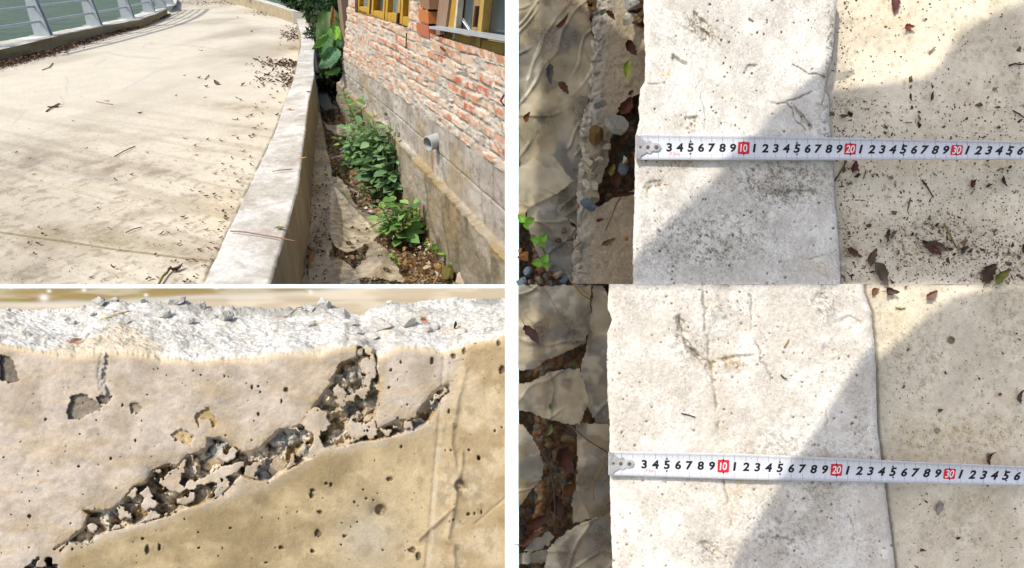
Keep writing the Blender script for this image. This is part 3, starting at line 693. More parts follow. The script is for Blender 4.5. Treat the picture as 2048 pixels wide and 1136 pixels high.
    near_leaf(a[0], a[1], a[2], a[3], a[4], a[5], a[6], a[7], a[8], m=M_green if ('green' in a[5][:14] or 'olive' in a[5][:6]) else None)

def near_twig(pts, r, hexc, label, dep=None, name='twig'):
    pp = []
    for i, (x, y) in enumerate(pts):
        d = dep if dep is not None else (dpT if y < 568 else dpB)(np.array([float(x)]), np.array([float(y)]))[0] - .001
        pp.append(S(x, y, d - r * U))
    V, Fc = tube(pp, [r * U * (1 - .4 * i / len(pp)) for i in range(len(pp))], 6)
    o = mesh_obj(name, V, Fc, M_twig, None, np.ones((len(V), 3)) * C(hexc), True); tag(o, label, 'twig')
for pts, r, hx, lb, dp in [
    ([(1693, 322), (1682, 342), (1670, 362)], 2.2, '6f6257', 'thick grey twig leaning against the kerb just below the upper tape', None),
    ([(1844, 359), (1856, 376), (1867, 395)], 1.6, '4f4034', 'dark straight twig in the shade below the upper tape', None),
    ([(1821, 396), (1818, 408), (1815, 422)], 1.4, '66503f', 'short upright twig left of the dark straight twig', None),
    ([(1732, 340), (1729, 350), (1727, 358)], 1.2, '6b4f40', 'tiny red brown twig beside the oval leaf under the tape', None),
    ([(1888, 446), (1900, 470), (1912, 494)], 1.6, '7b6f45', 'yellowish twig crossing the pile of dirt', None),
    ([(1858, 94), (1865, 102), (1871, 108)][::-1] and [(1858, 106), (1864, 100), (1871, 94)], 1.6, '8a6f54', 'short tan twig at the edge of the shadow on the upper path', None),
    ([(2026, 221), (2037, 227), (2050, 236)], 1.5, '3c332d', 'thin black twig at the right edge above the upper tape', None),
    ([(2018, 131), (2030, 127), (2040, 129), (2060, 126)], 2.0, '4a3c33', 'forked dark twig at the right edge of the upper path', None),
    ([(1810, 245), (1824, 245)], 1.2, '77685a', 'tiny straight twig above the numeral of the upper tape', None),
    ([(1792, 615), (1802, 617), (1811, 616)], 1.7, '9a8a45', 'yellow green twig on the sunlit lower path', None),
    ([(1363, 827), (1377, 830), (1390, 834)], 1.3, '4d3030', 'dark red twig in the middle of the lower kerb top', D + .001),
    ([(1568, 695), (1575, 684), (1578, 678)], 1.4, '9a8f4a', 'small yellow twig on the right of the lower kerb top', D + .001),
    ([(1562, 750), (1568, 756), (1574, 758)], 1.4, '2f2a26', 'short black curled twig on the lower kerb top', D + .001),
    ([(1211, 461), (1222, 436), (1232, 410), (1241, 395)][::-1], 1.4, '4b4036', 'long thin dark twig lying on the lower ledge', D + .066),
    ([(1182, 600), (1165, 590), (1150, 572), (1140, 560)][::-1], 2.0, '8a6a3c', 'orange brown stem on the milky plastic sheet', D + .05),
    ([(1215, 905), (1200, 940), (1186, 965), (1188, 1000)], 1.6, '7a6034', 'curved tan stem under the lower tape hook', D + .06),
    ([(1068, 875), (1085, 905), (1102, 940), (1108, 985), (1112, 1060)], 2.2, '4a3a30', 'long bent dark stem hanging through the leaf pit', D + .05),
    ([(1140, 850), (1175, 880), (1215, 905)], 1.5, '57412f', 'thin brown stem crossing the film above the lower tape hook', D + .055),
    ([(1183, 345), (1190, 335), (1197, 322)], 1.0, '3d372e', 'hair thin crack stem on the ledge', D + .06)]:
    near_twig(pts, r, hx, lb, dp)

def crumbs(name, n, seed, dens, dfun, label, x0, x1, y0, y1, sz=(1.2, 3.2), pal=('3d3129', '5c4636', '6e5a48', '8a7760'), big=.05):
    r = np.random.RandomState(seed); V = []; Fc = []; K = []
    m = 0; tries = 0
    while m < n and tries < n * 60:
        tries += 1
        x = r.uniform(x0, x1); y = r.uniform(y0, y1)
        if r.rand() > dens(x, y): continue
        s = r.uniform(*sz) * (1 + (r.rand() < big) * 2.0); an = r.uniform(0, 6.28); el = r.uniform(.25, .8)
        d = float(dfun(np.array([x]), np.array([y]))[0]) - .35 * s * U
        o = S(x, y, d); ex, ey, ez = cambasis(an, r.uniform(-.4, .4), r.uniform(0, 3))
        p = np.array([[-1, 0, -.3], [-.3, -el, .0], [1, 0, -.3], [.3, el, .1], [0, 0, .7 * el]]) * r.uniform(.8, 1.2, (5, 1))
        i = len(V); V.extend(place(p, o, ex, ey, ez, s * U)); Fc += [[i, i + 1, i + 4], [i + 1, i + 2, i + 4], [i + 2, i + 3, i + 4], [i + 3, i, i + 4]]
        K += [C(pal[r.randint(len(pal))]) * r.uniform(.7, 1.2)] * 5; m += 1
    o = mesh_obj(name, V, Fc, M_twig, None, np.array(K)); tag(o, label, 'debris', None, 'stuff'); return o
dT = lambda x, y: (x > TRR(y) + 4) * min(1, .10 + .9 * math.exp(-(((x - 1860) / 110) ** 2 + ((y - 490) / 50) ** 2)) + .8 * math.exp(-(((x - 2010) / 60) ** 2 + ((y - 520) / 60) ** 2)) + .5 * math.exp(-(((x - 1690) / 16) ** 2)) + .25 * (y > 200))
crumbs('leaf_crumbs', 2600, 3, dT, dpT, 'brown crumbs of leaf and bark scattered over the upper path', 1660, 2070, -5, 566, (.9, 3.0))
dB = lambda x, y: (x > BRR(y) + 12) * (.35 + .65 * math.exp(-(((x - 1820) / 60) ** 2 + ((y - 760) / 60) ** 2)))
crumbs('leaf_crumbs', 700, 4, dB, dpB, 'sparse brown crumbs scattered over the lower path', 1740, 2070, 570, 1140, (.8, 2.1), big=.03)

# ---- loose stones in the gullies
def near_stone(px, py, L, hexc, label, dep, flat=.6, seed=0, cuts=9, sx=1.0, ang=0.0, group=None, name='stone'):
    rnd = random.Random(seed * 7 + int(px)); big = L > 18; V, Fc = rng_rock(rnd, 4 if big else 2, cuts, flat); V[:, 0] *= sx
    if big: V = V * (1 + .16 * (fbm(V[:, 0] * 2.2 + V[:, 2] * 1.3, V[:, 1] * 2.2 - V[:, 2] * 1.7, seed, 5, .65) - .5))[:, None] * np.ones(3)
    ex, ey, ez = cambasis(ang); P = place(V, S(px, py, dep), ex, ey, ez, L / 2 * dep / F)
    o = mesh_obj(name, P, Fc, M_rub if big else M_stone, None, np.ones((len(P), 3)) * C(hexc) * .8); tag(o, label, 'stone', group)
near_stone(1256, 37, 38, 'b5aea0', 'flat pale five sided stone wedged between ledge and kerb', D + .062, .4, 3, 12)
near_stone(1262, 8, 40, 'aaa9a2', 'rough pale grey lump at the top of the gully beside the kerb', D + .06, .8, 4)
near_stone(1236, 252, 50, '8f8b80', 'long pale mortar lump lying across the ledge above the tape', D + .055, .7, 5, 14, 1.25, -.6)
for i_, (x_, y_, L_, s_) in enumerate([(1168, 262, 24, 1.2), (1182, 300, 34, 1), (1196, 318, 22, 1.2), (1172, 322, 22, 1), (1178, 345, 30, 1.1), (1168, 370, 22, 1), (1186, 372, 22, .9), (1182, 392, 26, 1.2), (1152, 506, 24, .9), (1154, 532, 20, 1.1), (1150, 486, 20, 1), (1210, 292, 22, 1), (1222, 246, 20, 1.1)]):
    near_stone(x_ + 4, y_, L_ * 1.05, ('b5a992', 'a3967e', 'bdb29c')[i_ % 3], 'crumbled mortar lump along the broken left edge of the mortar ledge', D + .070, .7, 90 + i_, 13, s_, i_ * .7, group='crumbled lumps on the ledge edge')
near_stone(1190, 228, 22, 'a39f94', 'small pale mortar lump at the ledge edge', D + .06, .6, 6)
near_stone(1196, 205, 28, '9a9588', 'rounded mortar lump on the ledge crack', D + .064, .5, 7)
near_stone(1192, 271, 40, '6b5432', 'brown broken block under the ledge edge left of the tape hook', D + .058, .6, 8, 8, 1.1)
near_stone(1177, 409, 32, '5d6a70', 'blue grey chipped stone at the left edge of the ledge', D + .06, .6, 9)
near_stone(1250, 318, 20, 'b2aca0', 'white knobbly pebble below the upper tape hook', D + .06, .8, 10)
near_stone(1248, 338, 28, '5b6468', 'slate grey pebble below the white knobbly one', D + .068, .6, 11)
near_stone(1251, 477, 15, 'b08455', 'small orange pebble beside the kerb on the lower ledge', D + .062, .7, 12)
near_stone(1053, 541, 24, '5a6772', 'blue grey round pebble at the bottom left of the upper gully', D + .07, .8, 13)
for i, (x, y, L, hx) in enumerate([(1092, 552, 20, '62605a'), (1078, 560, 16, '8d8068'), (1114, 549, 22, 'a8937a'), (1130, 560, 24, '586872'), (1044, 563, 18, '6b7a80'), (1062, 566, 20, '6a6257'), (1102, 566, 18, '5c6066'), (1094, 536, 12, 'b9aa94'), (1075, 520, 18, '6a4a34'), (1128, 462, 20, '5e4c38'), (1118, 480, 18, '4f3f30'), (1138, 478, 16, '6f5a40'), (1140, 556, 14, '7b7a72'), (1040, 500, 18, '7a5230'), (1052, 515, 20, '6b4a2e')]):
    near_stone(x, y, L * (.7 + .6 * ((i * 37) % 10) / 10), hx, 'small pebble in the shaded upper gully under the plastic', D + .08, .7, 30 + i, group='pebbles in the upper gully')
def sprout(px, py, s, ang, label):
    root = empty('sprout', S(px, py, D + .07), label, 'seedling')
    for k, a in enumerate((ang, ang + 1.9, ang - 1.6)):
        V, Fc = leaf_mesh(1, .36, .15, .3, 7, 5, .8, 0, k, .2)
        ex, ey, ez = cambasis(a, .2, 1); P = place(V, S(px, py, D + .058), ex, ey, ez, s * U * (1 if k < 2 else .7))
        mesh_obj('leaf', P, Fc, M_green, root, np.ones((len(P), 3)) * C('6fa02c'), True)
    V, Fc = tube([S(px, py, D + .058), S(px + 10, py + 22, D + .075), S(px + 14, py + 44, D + .095)], 1.1 * U, 5)
    mesh_obj('stem', V, Fc, M_green, root, np.ones((len(V), 3)) * C('6b5a34'), True)
sprout(1050, 445, 24, .4, 'bright green seedling just below the torn yellowish flap')
sprout(1080, 484, 24, .9, 'bright green seedling in the middle of the row of three')
sprout(1086, 527, 26, 1.2, 'bright green seedling lowest of the three, above the pebbles')
# torn white film on the kerb edge of the upper view
film('plastic_scrap', [(1648, 180), (1660, 150), (1668, 138), (1678, 143), (1708, 140), (1710, 150), (1690, 160), (1672, 164), (1656, 172), (1652, 190), (1646, 210), (1640, 212)], D - .001, 'c9c6c0', 'b8b4ac', 640, 'torn white plastic scrap stuck to the right edge of the upper kerb top', 10, .9, jg=2.5, step=1.6)

# ---- added unseen boards behind the lens, casting the photographer's shadow and the gully shade
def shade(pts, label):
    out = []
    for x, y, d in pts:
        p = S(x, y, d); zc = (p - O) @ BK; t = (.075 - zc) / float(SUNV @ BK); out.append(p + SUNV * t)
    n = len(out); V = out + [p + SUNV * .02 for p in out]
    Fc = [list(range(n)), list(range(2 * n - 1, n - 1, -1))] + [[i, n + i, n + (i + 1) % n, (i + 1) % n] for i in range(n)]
    o = mesh_obj('added_shadow_board', V, Fc, mat('added_board_grey', .9, .1, color=(.25, .25, .26))); tag(o, label, 'shade board')
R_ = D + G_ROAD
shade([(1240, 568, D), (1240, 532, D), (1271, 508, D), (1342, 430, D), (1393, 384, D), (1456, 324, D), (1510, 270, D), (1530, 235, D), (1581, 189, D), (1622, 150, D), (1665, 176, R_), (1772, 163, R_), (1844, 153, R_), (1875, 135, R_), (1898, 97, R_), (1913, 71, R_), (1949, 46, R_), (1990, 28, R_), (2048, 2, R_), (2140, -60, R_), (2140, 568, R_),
       (2002, 574, R_), (1949, 583, R_), (1908, 593, R_), (1875, 616, R_), (1836, 647, R_), (1801, 680, R_), (1785, 703, R_), (1774, 728, R_), (1749, 695, D), (1729, 703, D), (1709, 734, D), (1683, 777, D), (1658, 820, D), (1639, 850, D), (1613, 898, D), (1545, 990, D), (1496, 1064, D), (1468, 1112, D), (1440, 1200, D), (2160, 1200, R_), (2160, 568, R_), (2141, 560, R_), (2140, 568, R_), (2002, 570, R_), (1690, 568, R_), (1680, 568, D)], 'added unseen board cut to cast the photographer shadow')
shade([(1076, -60, D + .08), (1078, 568, D + .08), (1094, 575, D + .08), (1092, 740, D + .08), (1060, 790, D + .08), (1050, 1200, D + .08), (1216, 1200, D), (1212, 1000, D), (1208, 700, D), (1206, 568, D), (1256, 560, D), (1262, 400, D), (1264, 260, D), (1272, 200, D), (1278, 100, D), (1278, -60, D)], 'added unseen narrow board standing in for the kerb shadow on the gullies')
# ================================================================== LOWER LEFT VIEW: CRACKED KERB WALL
DB = D + .096
def yfront(x):
    p = [(-30, 686), (0, 688), (20, 692), (60, 700), (100, 707), (150, 713), (195, 708), (225, 705), (270, 708), (310, 713), (320, 722), (350, 718), (400, 726), (440, 718), (500, 718), (530, 714), (560, 705), (600, 705), (640, 712), (660, 700), (700, 693), (712, 692), (730, 700), (757, 717), (775, 708), (790, 700), (810, 694), (870, 700), (885, 708), (905, 700), (940, 688), (990, 678), (1010, 670), (1040, 664)]
    return np.interp(x, [q[0] for q in p], [q[1] for q in p])
def yback(x):
    p = [(-30, 624), (0, 624), (100, 622), (160, 620), (185, 610), (210, 608), (240, 606), (260, 609), (300, 607), (350, 606), (385, 610), (400, 616), (450, 620), (520, 621), (560, 626), (600, 622), (650, 617), (690, 620), (700, 634), (720, 636), (740, 622), (775, 613), (790, 609), (800, 613), (850, 606), (900, 602), (1010, 600), (1040, 598)]
    return np.interp(x, [q[0] for q in p], [q[1] for q in p])
CAV = [(40, 1150), (50, 1136), (75, 1115), (109, 1097), (138, 1078), (165, 1056), (175, 1030), (164, 1019), (190, 1020), (223, 1017), (244, 1002), (254, 987), (267, 972), (292, 962), (305, 939), (340, 926), (355, 929), (373, 911), (411, 896), (416, 875), (442, 873), (457, 883), (482, 901), (495, 903), (520, 895), (545, 868), (561, 858), (602, 850), (612, 828), (630, 807), (648, 782), (663, 766), (658, 759), (676, 738), (679, 728), (712, 713), (714, 690), (714, 640), (757, 640), (757, 718), (755, 736), (758, 749), (763, 782), (760, 800), (752, 835), (756, 856), (793, 838), (829, 840), (834, 825), (857, 795), (870, 782), (890, 766), (901, 764), (902, 784), (883, 797), (878, 815), (862, 835), (857, 850), (805, 869), (754, 880), (716, 885), (678, 896), (647, 896), (622, 918), (584, 936), (538, 964), (505, 960), (484, 952), (447, 990), (429, 1000), (381, 1015), (330, 1035), (254, 1056), (203, 1068), (183, 1089), (142, 1086), (122, 1102), (109, 1117), (117, 1136), (120, 1150)]
def z3(l): return [(x / 3.938, 850 + y / 3.938) for x, y in l]
def z4(l): return [(500 + x / 3.938, 850 + y / 3.938) for x, y in l]
def z2(l): return [(500 + x / 3.917, 570 + y / 3.917) for x, y in l]
ISL = [z3([(1270, 460), (1330, 370), (1400, 340), (1430, 390), (1420, 460), (1450, 480), (1640, 400), (1700, 360), (1750, 320), (1920, 290), (1920, 320), (1830, 400), (1740, 420), (1740, 460), (1690, 450), (1520, 480), (1400, 540), (1340, 510)]),
       z3([(1100, 540), (1170, 480), (1180, 520), (1210, 560), (1190, 580), (1240, 610), (1230, 650), (1130, 670), (1110, 620), (1140, 580)]),
       z3([(1390, 600), (1480, 560), (1500, 520), (1540, 530), (1530, 600), (1450, 635), (1400, 625)]),
       z3([(1690, 520), (1750, 480), (1750, 560), (1690, 570)]), z3([(1690, 450), (1740, 420), (1740, 470)]),
       z2([(400, 1090), (450, 1000), (480, 960), (520, 950), (610, 1010), (590, 1030), (630, 1080), (600, 1140), (560, 1160), (540, 1070), (550, 1130), (500, 1140), (430, 1130)]),
       z4([(430, 0), (600, 0), (560, 40), (545, 100), (590, 185), (480, 260), (465, 200), (510, 120), (500, 70), (440, 40)]),
       z2([(650, 820), (690, 770), (720, 800), (760, 850), (760, 880), (720, 910), (660, 860)]),
       z3([(690, 790), (720, 770), (770, 790), (770, 830), (740, 850), (700, 820)])]
def U2(d): return d / F
UB = DB / F
LOW = [(1040, 700), (905, 790), (857, 850), (754, 880), (647, 896), (538, 964), (381, 1015), (254, 1056), (142, 1090), (109, 1136)]
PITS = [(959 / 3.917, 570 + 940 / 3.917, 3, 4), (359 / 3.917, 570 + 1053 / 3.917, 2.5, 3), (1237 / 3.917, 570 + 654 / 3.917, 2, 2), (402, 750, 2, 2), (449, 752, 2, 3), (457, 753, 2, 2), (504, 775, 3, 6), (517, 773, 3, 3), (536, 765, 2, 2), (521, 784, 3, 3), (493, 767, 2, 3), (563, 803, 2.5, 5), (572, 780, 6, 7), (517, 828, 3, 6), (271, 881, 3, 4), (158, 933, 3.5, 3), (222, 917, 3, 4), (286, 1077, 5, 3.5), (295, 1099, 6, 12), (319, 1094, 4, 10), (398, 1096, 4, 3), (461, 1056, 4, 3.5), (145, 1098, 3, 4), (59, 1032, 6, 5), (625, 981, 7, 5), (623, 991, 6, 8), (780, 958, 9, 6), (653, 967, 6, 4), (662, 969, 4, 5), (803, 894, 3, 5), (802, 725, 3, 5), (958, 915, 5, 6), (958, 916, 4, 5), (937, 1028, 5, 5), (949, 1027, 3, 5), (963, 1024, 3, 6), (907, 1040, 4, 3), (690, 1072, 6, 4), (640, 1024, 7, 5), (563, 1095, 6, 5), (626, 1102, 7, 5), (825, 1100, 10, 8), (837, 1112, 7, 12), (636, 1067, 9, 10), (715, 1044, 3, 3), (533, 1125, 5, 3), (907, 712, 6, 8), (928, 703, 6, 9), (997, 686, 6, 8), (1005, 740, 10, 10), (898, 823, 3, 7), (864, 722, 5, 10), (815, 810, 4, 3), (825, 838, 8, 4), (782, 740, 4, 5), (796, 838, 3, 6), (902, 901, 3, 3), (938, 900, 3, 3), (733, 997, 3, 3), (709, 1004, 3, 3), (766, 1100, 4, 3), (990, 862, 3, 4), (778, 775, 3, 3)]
def fold(x, y, pts, wd): return np.exp(-(dline(x + 5 * (fbm(x * .03, y * .03, 5) - .5), y, pts) / wd) ** 2)
FOLDS = [([(905, 850), (903, 885), (909, 930), (916, 968), (908, 1010), (895, 1080), (907, 1090), (909, 1140)], 4.5, -7), ([(925, 905), (918, 960)], 3.5, -5), ([(838, 1080), (872, 1048), (905, 1018)], 3, -6), ([(884, 960), (912, 972)], 3, -4), ([(930, 740), (915, 800), (906, 850)], 5, -5), ([(1012, 995), (950, 1048)], 2, 2.5)]
def inside(x, y):
    jx = 3.4 * (fbm(x * .13, y * .13, 86, 4) - .5) * 2; jy = 3.4 * (fbm(x * .13, y * .13, 87, 4) - .5) * 2
    c = inpoly(x + jx, y + jy, CAV)
    for q in ISL: c &= ~inpoly(x + jx, y + jy, q)
    fl = (fbm(x * .034, y * .034, 97, 4) > .635) & (dline(x, y, CAV[3:-3]) > 3)
    return c & ~fl
PATCH = [([(0, 709), (12, 710), (22, 716), (30, 735), (38, 762), (20, 765), (0, 760)], 6, '6e655a'), ([(139, 797), (160, 787), (178, 796), (205, 812), (200, 820), (178, 826), (160, 838), (136, 838), (133, 820), (141, 805)], 7, '82786a'), ([(192, 795), (205, 790), (225, 793), (212, 808), (202, 808)], 6, '6f665a'), ([(262, 810), (272, 806), (285, 818), (278, 826), (262, 828)], 4, '8d8270'), ([(392, 827), (410, 820), (415, 812), (430, 836), (432, 852), (424, 856), (420, 840), (400, 838), (398, 852), (390, 845)], 4, 'a08a62'), ([(342, 868), (365, 858), (388, 872), (382, 890), (366, 890), (350, 880)], 4, 'b29e78')]
def face_depth(x, y):
    d = fbm(x * .009, y * .009, 81, 3) * 12 + fbm(x * .05, y * .05, 82, 3) * 1.6 + fbm(x * .35, y * .35, 83, 3) * 1.1
    low = (y - np.interp(x, [q[0] for q in LOW][::-1], [q[1] for q in LOW][::-1]))
    upper = ss(6, -10, low)
    d = d + upper * (fbm(x * .07, y * .10, 84, 5, .6) - .5) * 2.2
    for pts, wd, dp in FOLDS: d = d + .7 * dp * fold(x, y, pts, wd * 1.2)
    seam = dline(x + 4 * (fbm(x * .08, y * .08, 6) - .5), y, [(890, 700), (878, 850), (868, 960), (862, 1040), (852, 1140)])
    d = d + 2.5 * np.exp(-(seam / 4) ** 2) + 3 * ss(6, -6, x - np.interp(y, [700, 850, 960, 1140], [890, 878, 868, 852]) - 3)
    gr = dline(x + 4 * (fbm(x * .1, y * .1, 3) - .5), y, [(209, 708), (207, 730), (203, 750), (206, 772), (213, 788)])
    d = d + 10 * np.exp(-(gr / 7) ** 2) - 11 * np.exp(-(gr / 4.5) ** 2) * (.5 + vn(x * .2, y * .2, 4))
    for a, b, rx, ry in PITS: d = d + 7 * ss(.95, .5, np.hypot((x - a) / rx, (y - b) / ry) * 1.1 + .7 * (fbm(x * .3, y * .3, 9, 2) - .5))
    hb = blob(x, y, 762, 1020, 13, 13); d = d + 16 * ss(.35, .8, hb) + 6 * blob(x, y, 752, 1020, 12, 16)
    hb = blob(x, y, 920, 972, 12, 14); d = d + 14 * ss(.3, .8, hb)
    for pl, dp, hx in PATCH:
        jx = 5 * (fbm(x * .12, y * .12, 31, 4) - .5) * 2; jy = 5 * (fbm(x * .12, y * .12, 32, 4) - .5) * 2
        d = d + np.where(inpoly(x + jx, y + jy, pl), dp + 3 * fbm(x * .2, y * .2, 33, 3), 0)
    f1, f2, cid = worley(x / 13, y / 13, 88)
    d = d + np.where((cid > .92) & (f1 < .03 + (cid - .92) * 1.2), 6, 0) * ss(-500, -30, low)
    cr = dline(x, y, [(q[0], q[1]) for q in CAV[3:-3]])
    ins = inside(x, y)
    rim = np.exp(-cr / 9)
    d = np.where(ins, d, d + 5 * rim * upper * fbm(x * .1, y * .1, 85, 3))
    # rubble seen inside the crack
    wx = x + 8 * (fbm(x * .05, y * .05, 90) - .5); wy = y + 8 * (fbm(x * .05, y * .05, 91) - .5)
    f1, f2, cid = facets(wx / 30, wy / 24, 92); g1, g2, gid = facets(wx / 12, wy / 11, 93)
    w1, w2, wc = worley(wx / 27 + .4 * fbm(x * .08, y * .08, 98), wy / 22, 99); lump = f1 * 14 + g1 * 6 + np.sqrt(np.maximum(.6 - w1 ** 2, 0)) * (18 + 34 * wc)
    cav = 68 - lump - 22 * (fbm(x * .12, y * .12, 94, 5, .65) - .3) - 10 * ss(.0, .5, fbm(x * .02, y * .02, 95) - .5) + 0
    cav = np.maximum(cav, 5)
    # the upper lip undercuts, the lower lip slopes
    cav = cav * ss(-1, 9, cr) + 4
    return DB + np.where(ins, d + cav, d) * UB
def face_col(x, y):
    low = (y - np.interp(x, [q[0] for q in LOW][::-1], [q[1] for q in LOW][::-1]))
    n = fbm(x * .02, y * .025, 181, 4); n2 = fbm(x * .09, y * .09, 182, 4)
    up = mix(C('b7a998'), C('a0927f'), ss(.35, .68, n)); lo = mix(C('a99877'), C('8b7b5c'), ss(.32, .66, fbm(x * .012, y * .02, 183, 4)))
    lo = mix(lo, C('b5a382'), ss(700, 900, x + (y - 900) * .2) * .75)
    up = mix(up, C('8f877c'), ss(.58, .74, fbm(x * .035 + .02 * y, y * .05, 184, 3)) * .4 * (x < 520))
    up = mix(up, C('b39c74'), ss(.5, .7, fbm(x * .014, y * .05, 185, 4)) * .3)
    up = up * np.array([.98, 1, 1.04]); c = mix(up, lo, ss(-10, 26, low + 26 * (n2 - .5)) * ss(935, 890, x))
    right = mix(C('b9a88a'), C('a59170'), ss(.4, .65, n)); c = mix(c, right, ss(885, 905, x + (y - 900) * .1))
    c = c * (.86 + .28 * n2)[..., None]
    c = mix(c, C('a9a294'), blob(x, y, 735, 1075, 60, 55) * .6 + .5 * np.exp(-(dline(x, y, [(895, 700), (884, 850), (872, 960), (858, 1140)]) / 7) ** 2) * ss(.3, .6, fbm(x * .05, y * .05, 2)))
    c = mix(c, C('85765a'), .45 * ss(.56, .72, fbm(x * .05, y * .05, 190, 5)) * ss(-4, 30, low))
    for pl, dp, hx in PATCH:
        jx = 5 * (fbm(x * .12, y * .12, 31, 4) - .5) * 2; jy = 5 * (fbm(x * .12, y * .12, 32, 4) - .5) * 2
        c = np.where(inpoly(x + jx, y + jy, pl)[..., None], C(hx) * (.7 + .6 * fbm(x * .15, y * .15, 8, 3))[..., None], c)
    for a, b, rx, ry in PITS: c = mix(c, C('5a4c39'), ss(.95, .6, np.hypot((x - a) / rx, (y - b) / ry) * 1.1 + .7 * (fbm(x * .3, y * .3, 9, 2) - .5)) * .8)  # pit colour darkened to read black: painted shade on top of dirt
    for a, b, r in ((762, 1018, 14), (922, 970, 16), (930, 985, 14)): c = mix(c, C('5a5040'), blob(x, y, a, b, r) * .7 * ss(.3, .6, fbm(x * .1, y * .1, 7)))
    f1, f2, cid = worley(x / 13, y / 13, 88)
    c = np.where(((cid > .92) & (f1 < .03 + (cid - .92) * 1.2))[..., None], C('5d4c38'), c)  # random small holes get the same painted shade and dirt
    for pts, wd, dp in FOLDS: c = mix(c, C('8a7c68'), fold(x + 4, y, pts, wd) * .2)
    c = mix(c, C('4f4335'), fold(x, y, FOLDS[2][0], 1.6) * .6)
    gr = dline(x, y, [(209, 708), (207, 730), (203, 750), (206, 772), (213, 788)]); c = mix(c, C('8b8b88'), np.exp(-(gr / 6) ** 2) * (.5 + .5 * vn(x * .2, y * .2, 4)))
    e = y - yfront(x); c = mix(c, C('c9b48c'), ss(16, 0, e) * .5)
    ins = inside(x, y)
    wx = x + 8 * (fbm(x * .05, y * .05, 90) - .5); wy = y + 8 * (fbm(x * .05, y * .05, 91) - .5)
    f1, f2, cid = facets(wx / 30, wy / 24, 92); g1, g2, gid = facets(wx / 12, wy / 11, 93)
    k = mix(C('b5a489'), C('d2c6b0'), ss(.3, .7, fbm(x * .05, y * .05, 191, 4)))
    k = np.where((cid > .8)[..., None], C('a9a59c'), k); k = np.where((cid < .2)[..., None], C('a28b64'), k)
    k = k * (.7 + .5 * fbm(x * .18, y * .18, 192, 3))[..., None]
    k = mix(k, C('8a734c'), blob(x, y, 725, 800, 45, 45) * .5)
    cr = dline(x, y, CAV[3:-3])
    c = mix(c, C('a08a62'), np.exp(-cr / 12) * .6 * ss(6, -6, low) * ss(.35, .6, n2))
    return np.where(ins[..., None], k, c)
broken = empty('cracked_kerb', S(505, 1136, DB + .05), 'broken concrete kerb wall with a long diagonal rubble filled crack and white top', 'kerb')
xs = np.arange(-24, 1011.5, 1.7); T, X = np.meshgrid(np.linspace(0, 1, 262), xs); 
yfs = yfront(X); yf = yfs + 3.0 * (fbm(X * .1, X * 0, 55, 4) - .5) * 2 + 1.2 * (fbm(X * .3, X * 0, 56, 2) - .5) * 2
Y = yf + (1160 - yf) * T
dd = face_depth(X, Y) + 5 * UB * np.exp(-(Y - yf) / 4)
P = S(X, Y, dd); nx, ny = X.shape; idx = np.arange(nx * ny).reshape(nx, ny)
q = np.stack([idx[:-1, :-1], idx[:-1, 1:], idx[1:, 1:], idx[1:, :-1]], -1).reshape(-1, 4)
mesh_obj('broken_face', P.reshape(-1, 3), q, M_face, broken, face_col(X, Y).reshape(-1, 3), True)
# rough top surface running back from the broken edge
tv = np.linspace(0, 1, 110); T, X = np.meshgrid(tv, xs)
sm = np.array([dd[max(0, i - 4):i + 5, 0].min() for i in range(len(xs))]); sm = np.convolve(np.pad(sm, 20, 'edge'), np.ones(41) / 41, 'valid'); e0 = dd[:, 0][:, None] * ss(.025, 0, T) + sm[:, None] * ss(0, .025, T); yf0 = yf[:, 0][:, None]
kf = np.array([q for q in yfs[:, 0]]); kf = np.convolve(np.pad(kf, 12, 'edge'), np.ones(25) / 25, 'valid')[:, None]; yj = 3.5 * (fbm(X * .12, X * 0 + 2, 57, 4) - .5) * 2 - 3 * np.abs(fbm(X * .35, X * 0, 58, 3) - .5) * 2
Yt = kf + (yback(X) - kf) * T + (yf0 - kf) * ss(.05, 0, T) + yj * ss(.86, 1, T)
a = X * UB; b = T * .13
f1, f2, cid = worley(a / .016, b / .014, 201); g1, g2, gid = worley(a / .007, b / .006, 202)
patchy = ss(.45, .62, fbm(a * 26, b * 26, 203, 3)); patchy = np.maximum(patchy, ss(.75, 1.0, T) * (X > 170) * (X < 640)); patchy = np.maximum(patchy, .9 * blob(X, Yt, 750, 665, 70, 30)); patchy = np.maximum(patchy, blob(X, Yt, 310, 652, 45, 9)); patchy = np.maximum(patchy, 1.2 * blob(X, Yt, 430, 624, 100, 5)); patchy = np.maximum(patchy, blob(X, Yt, 460, 650, 30, 8))
hgt = patchy * np.sqrt(np.maximum(.6 - f1 ** 2, 0)) * (.0015 + .0045 * cid) + np.sqrt(np.maximum(.5 - g1 ** 2, 0)) * .0012 * (.4 + gid) + fbm(a * 60, b * 60, 204, 3) * .0025 + fbm(a * 250, b * 250, 205, 2) * .0022
hgt = hgt * ss(0, .08, T) * (1 - .3 * ss(.92, 1, T))
dep = e0 + T * .13
Pt = S(X, Yt, dep) + (UP * .96 + BK * .1)[None, None, :] * hgt[..., None]
c = mix(C('e4e2dc'), C('cfccc4'), fbm(a * 30, b * 30, 206, 3)); c = mix(c, C('a8a498'), ss(.52, .68, fbm(a * 90, b * 60, 231, 5, .7)) * .6); c = mix(c, C('8f8a7e'), ss(.58, .72, fbm(a * 420, b * 260, 232, 2)) * .5); c = mix(c, C('aeaca2'), patchy * ss(.3, .7, f1 + .3 * (cid > .5)) * .7)
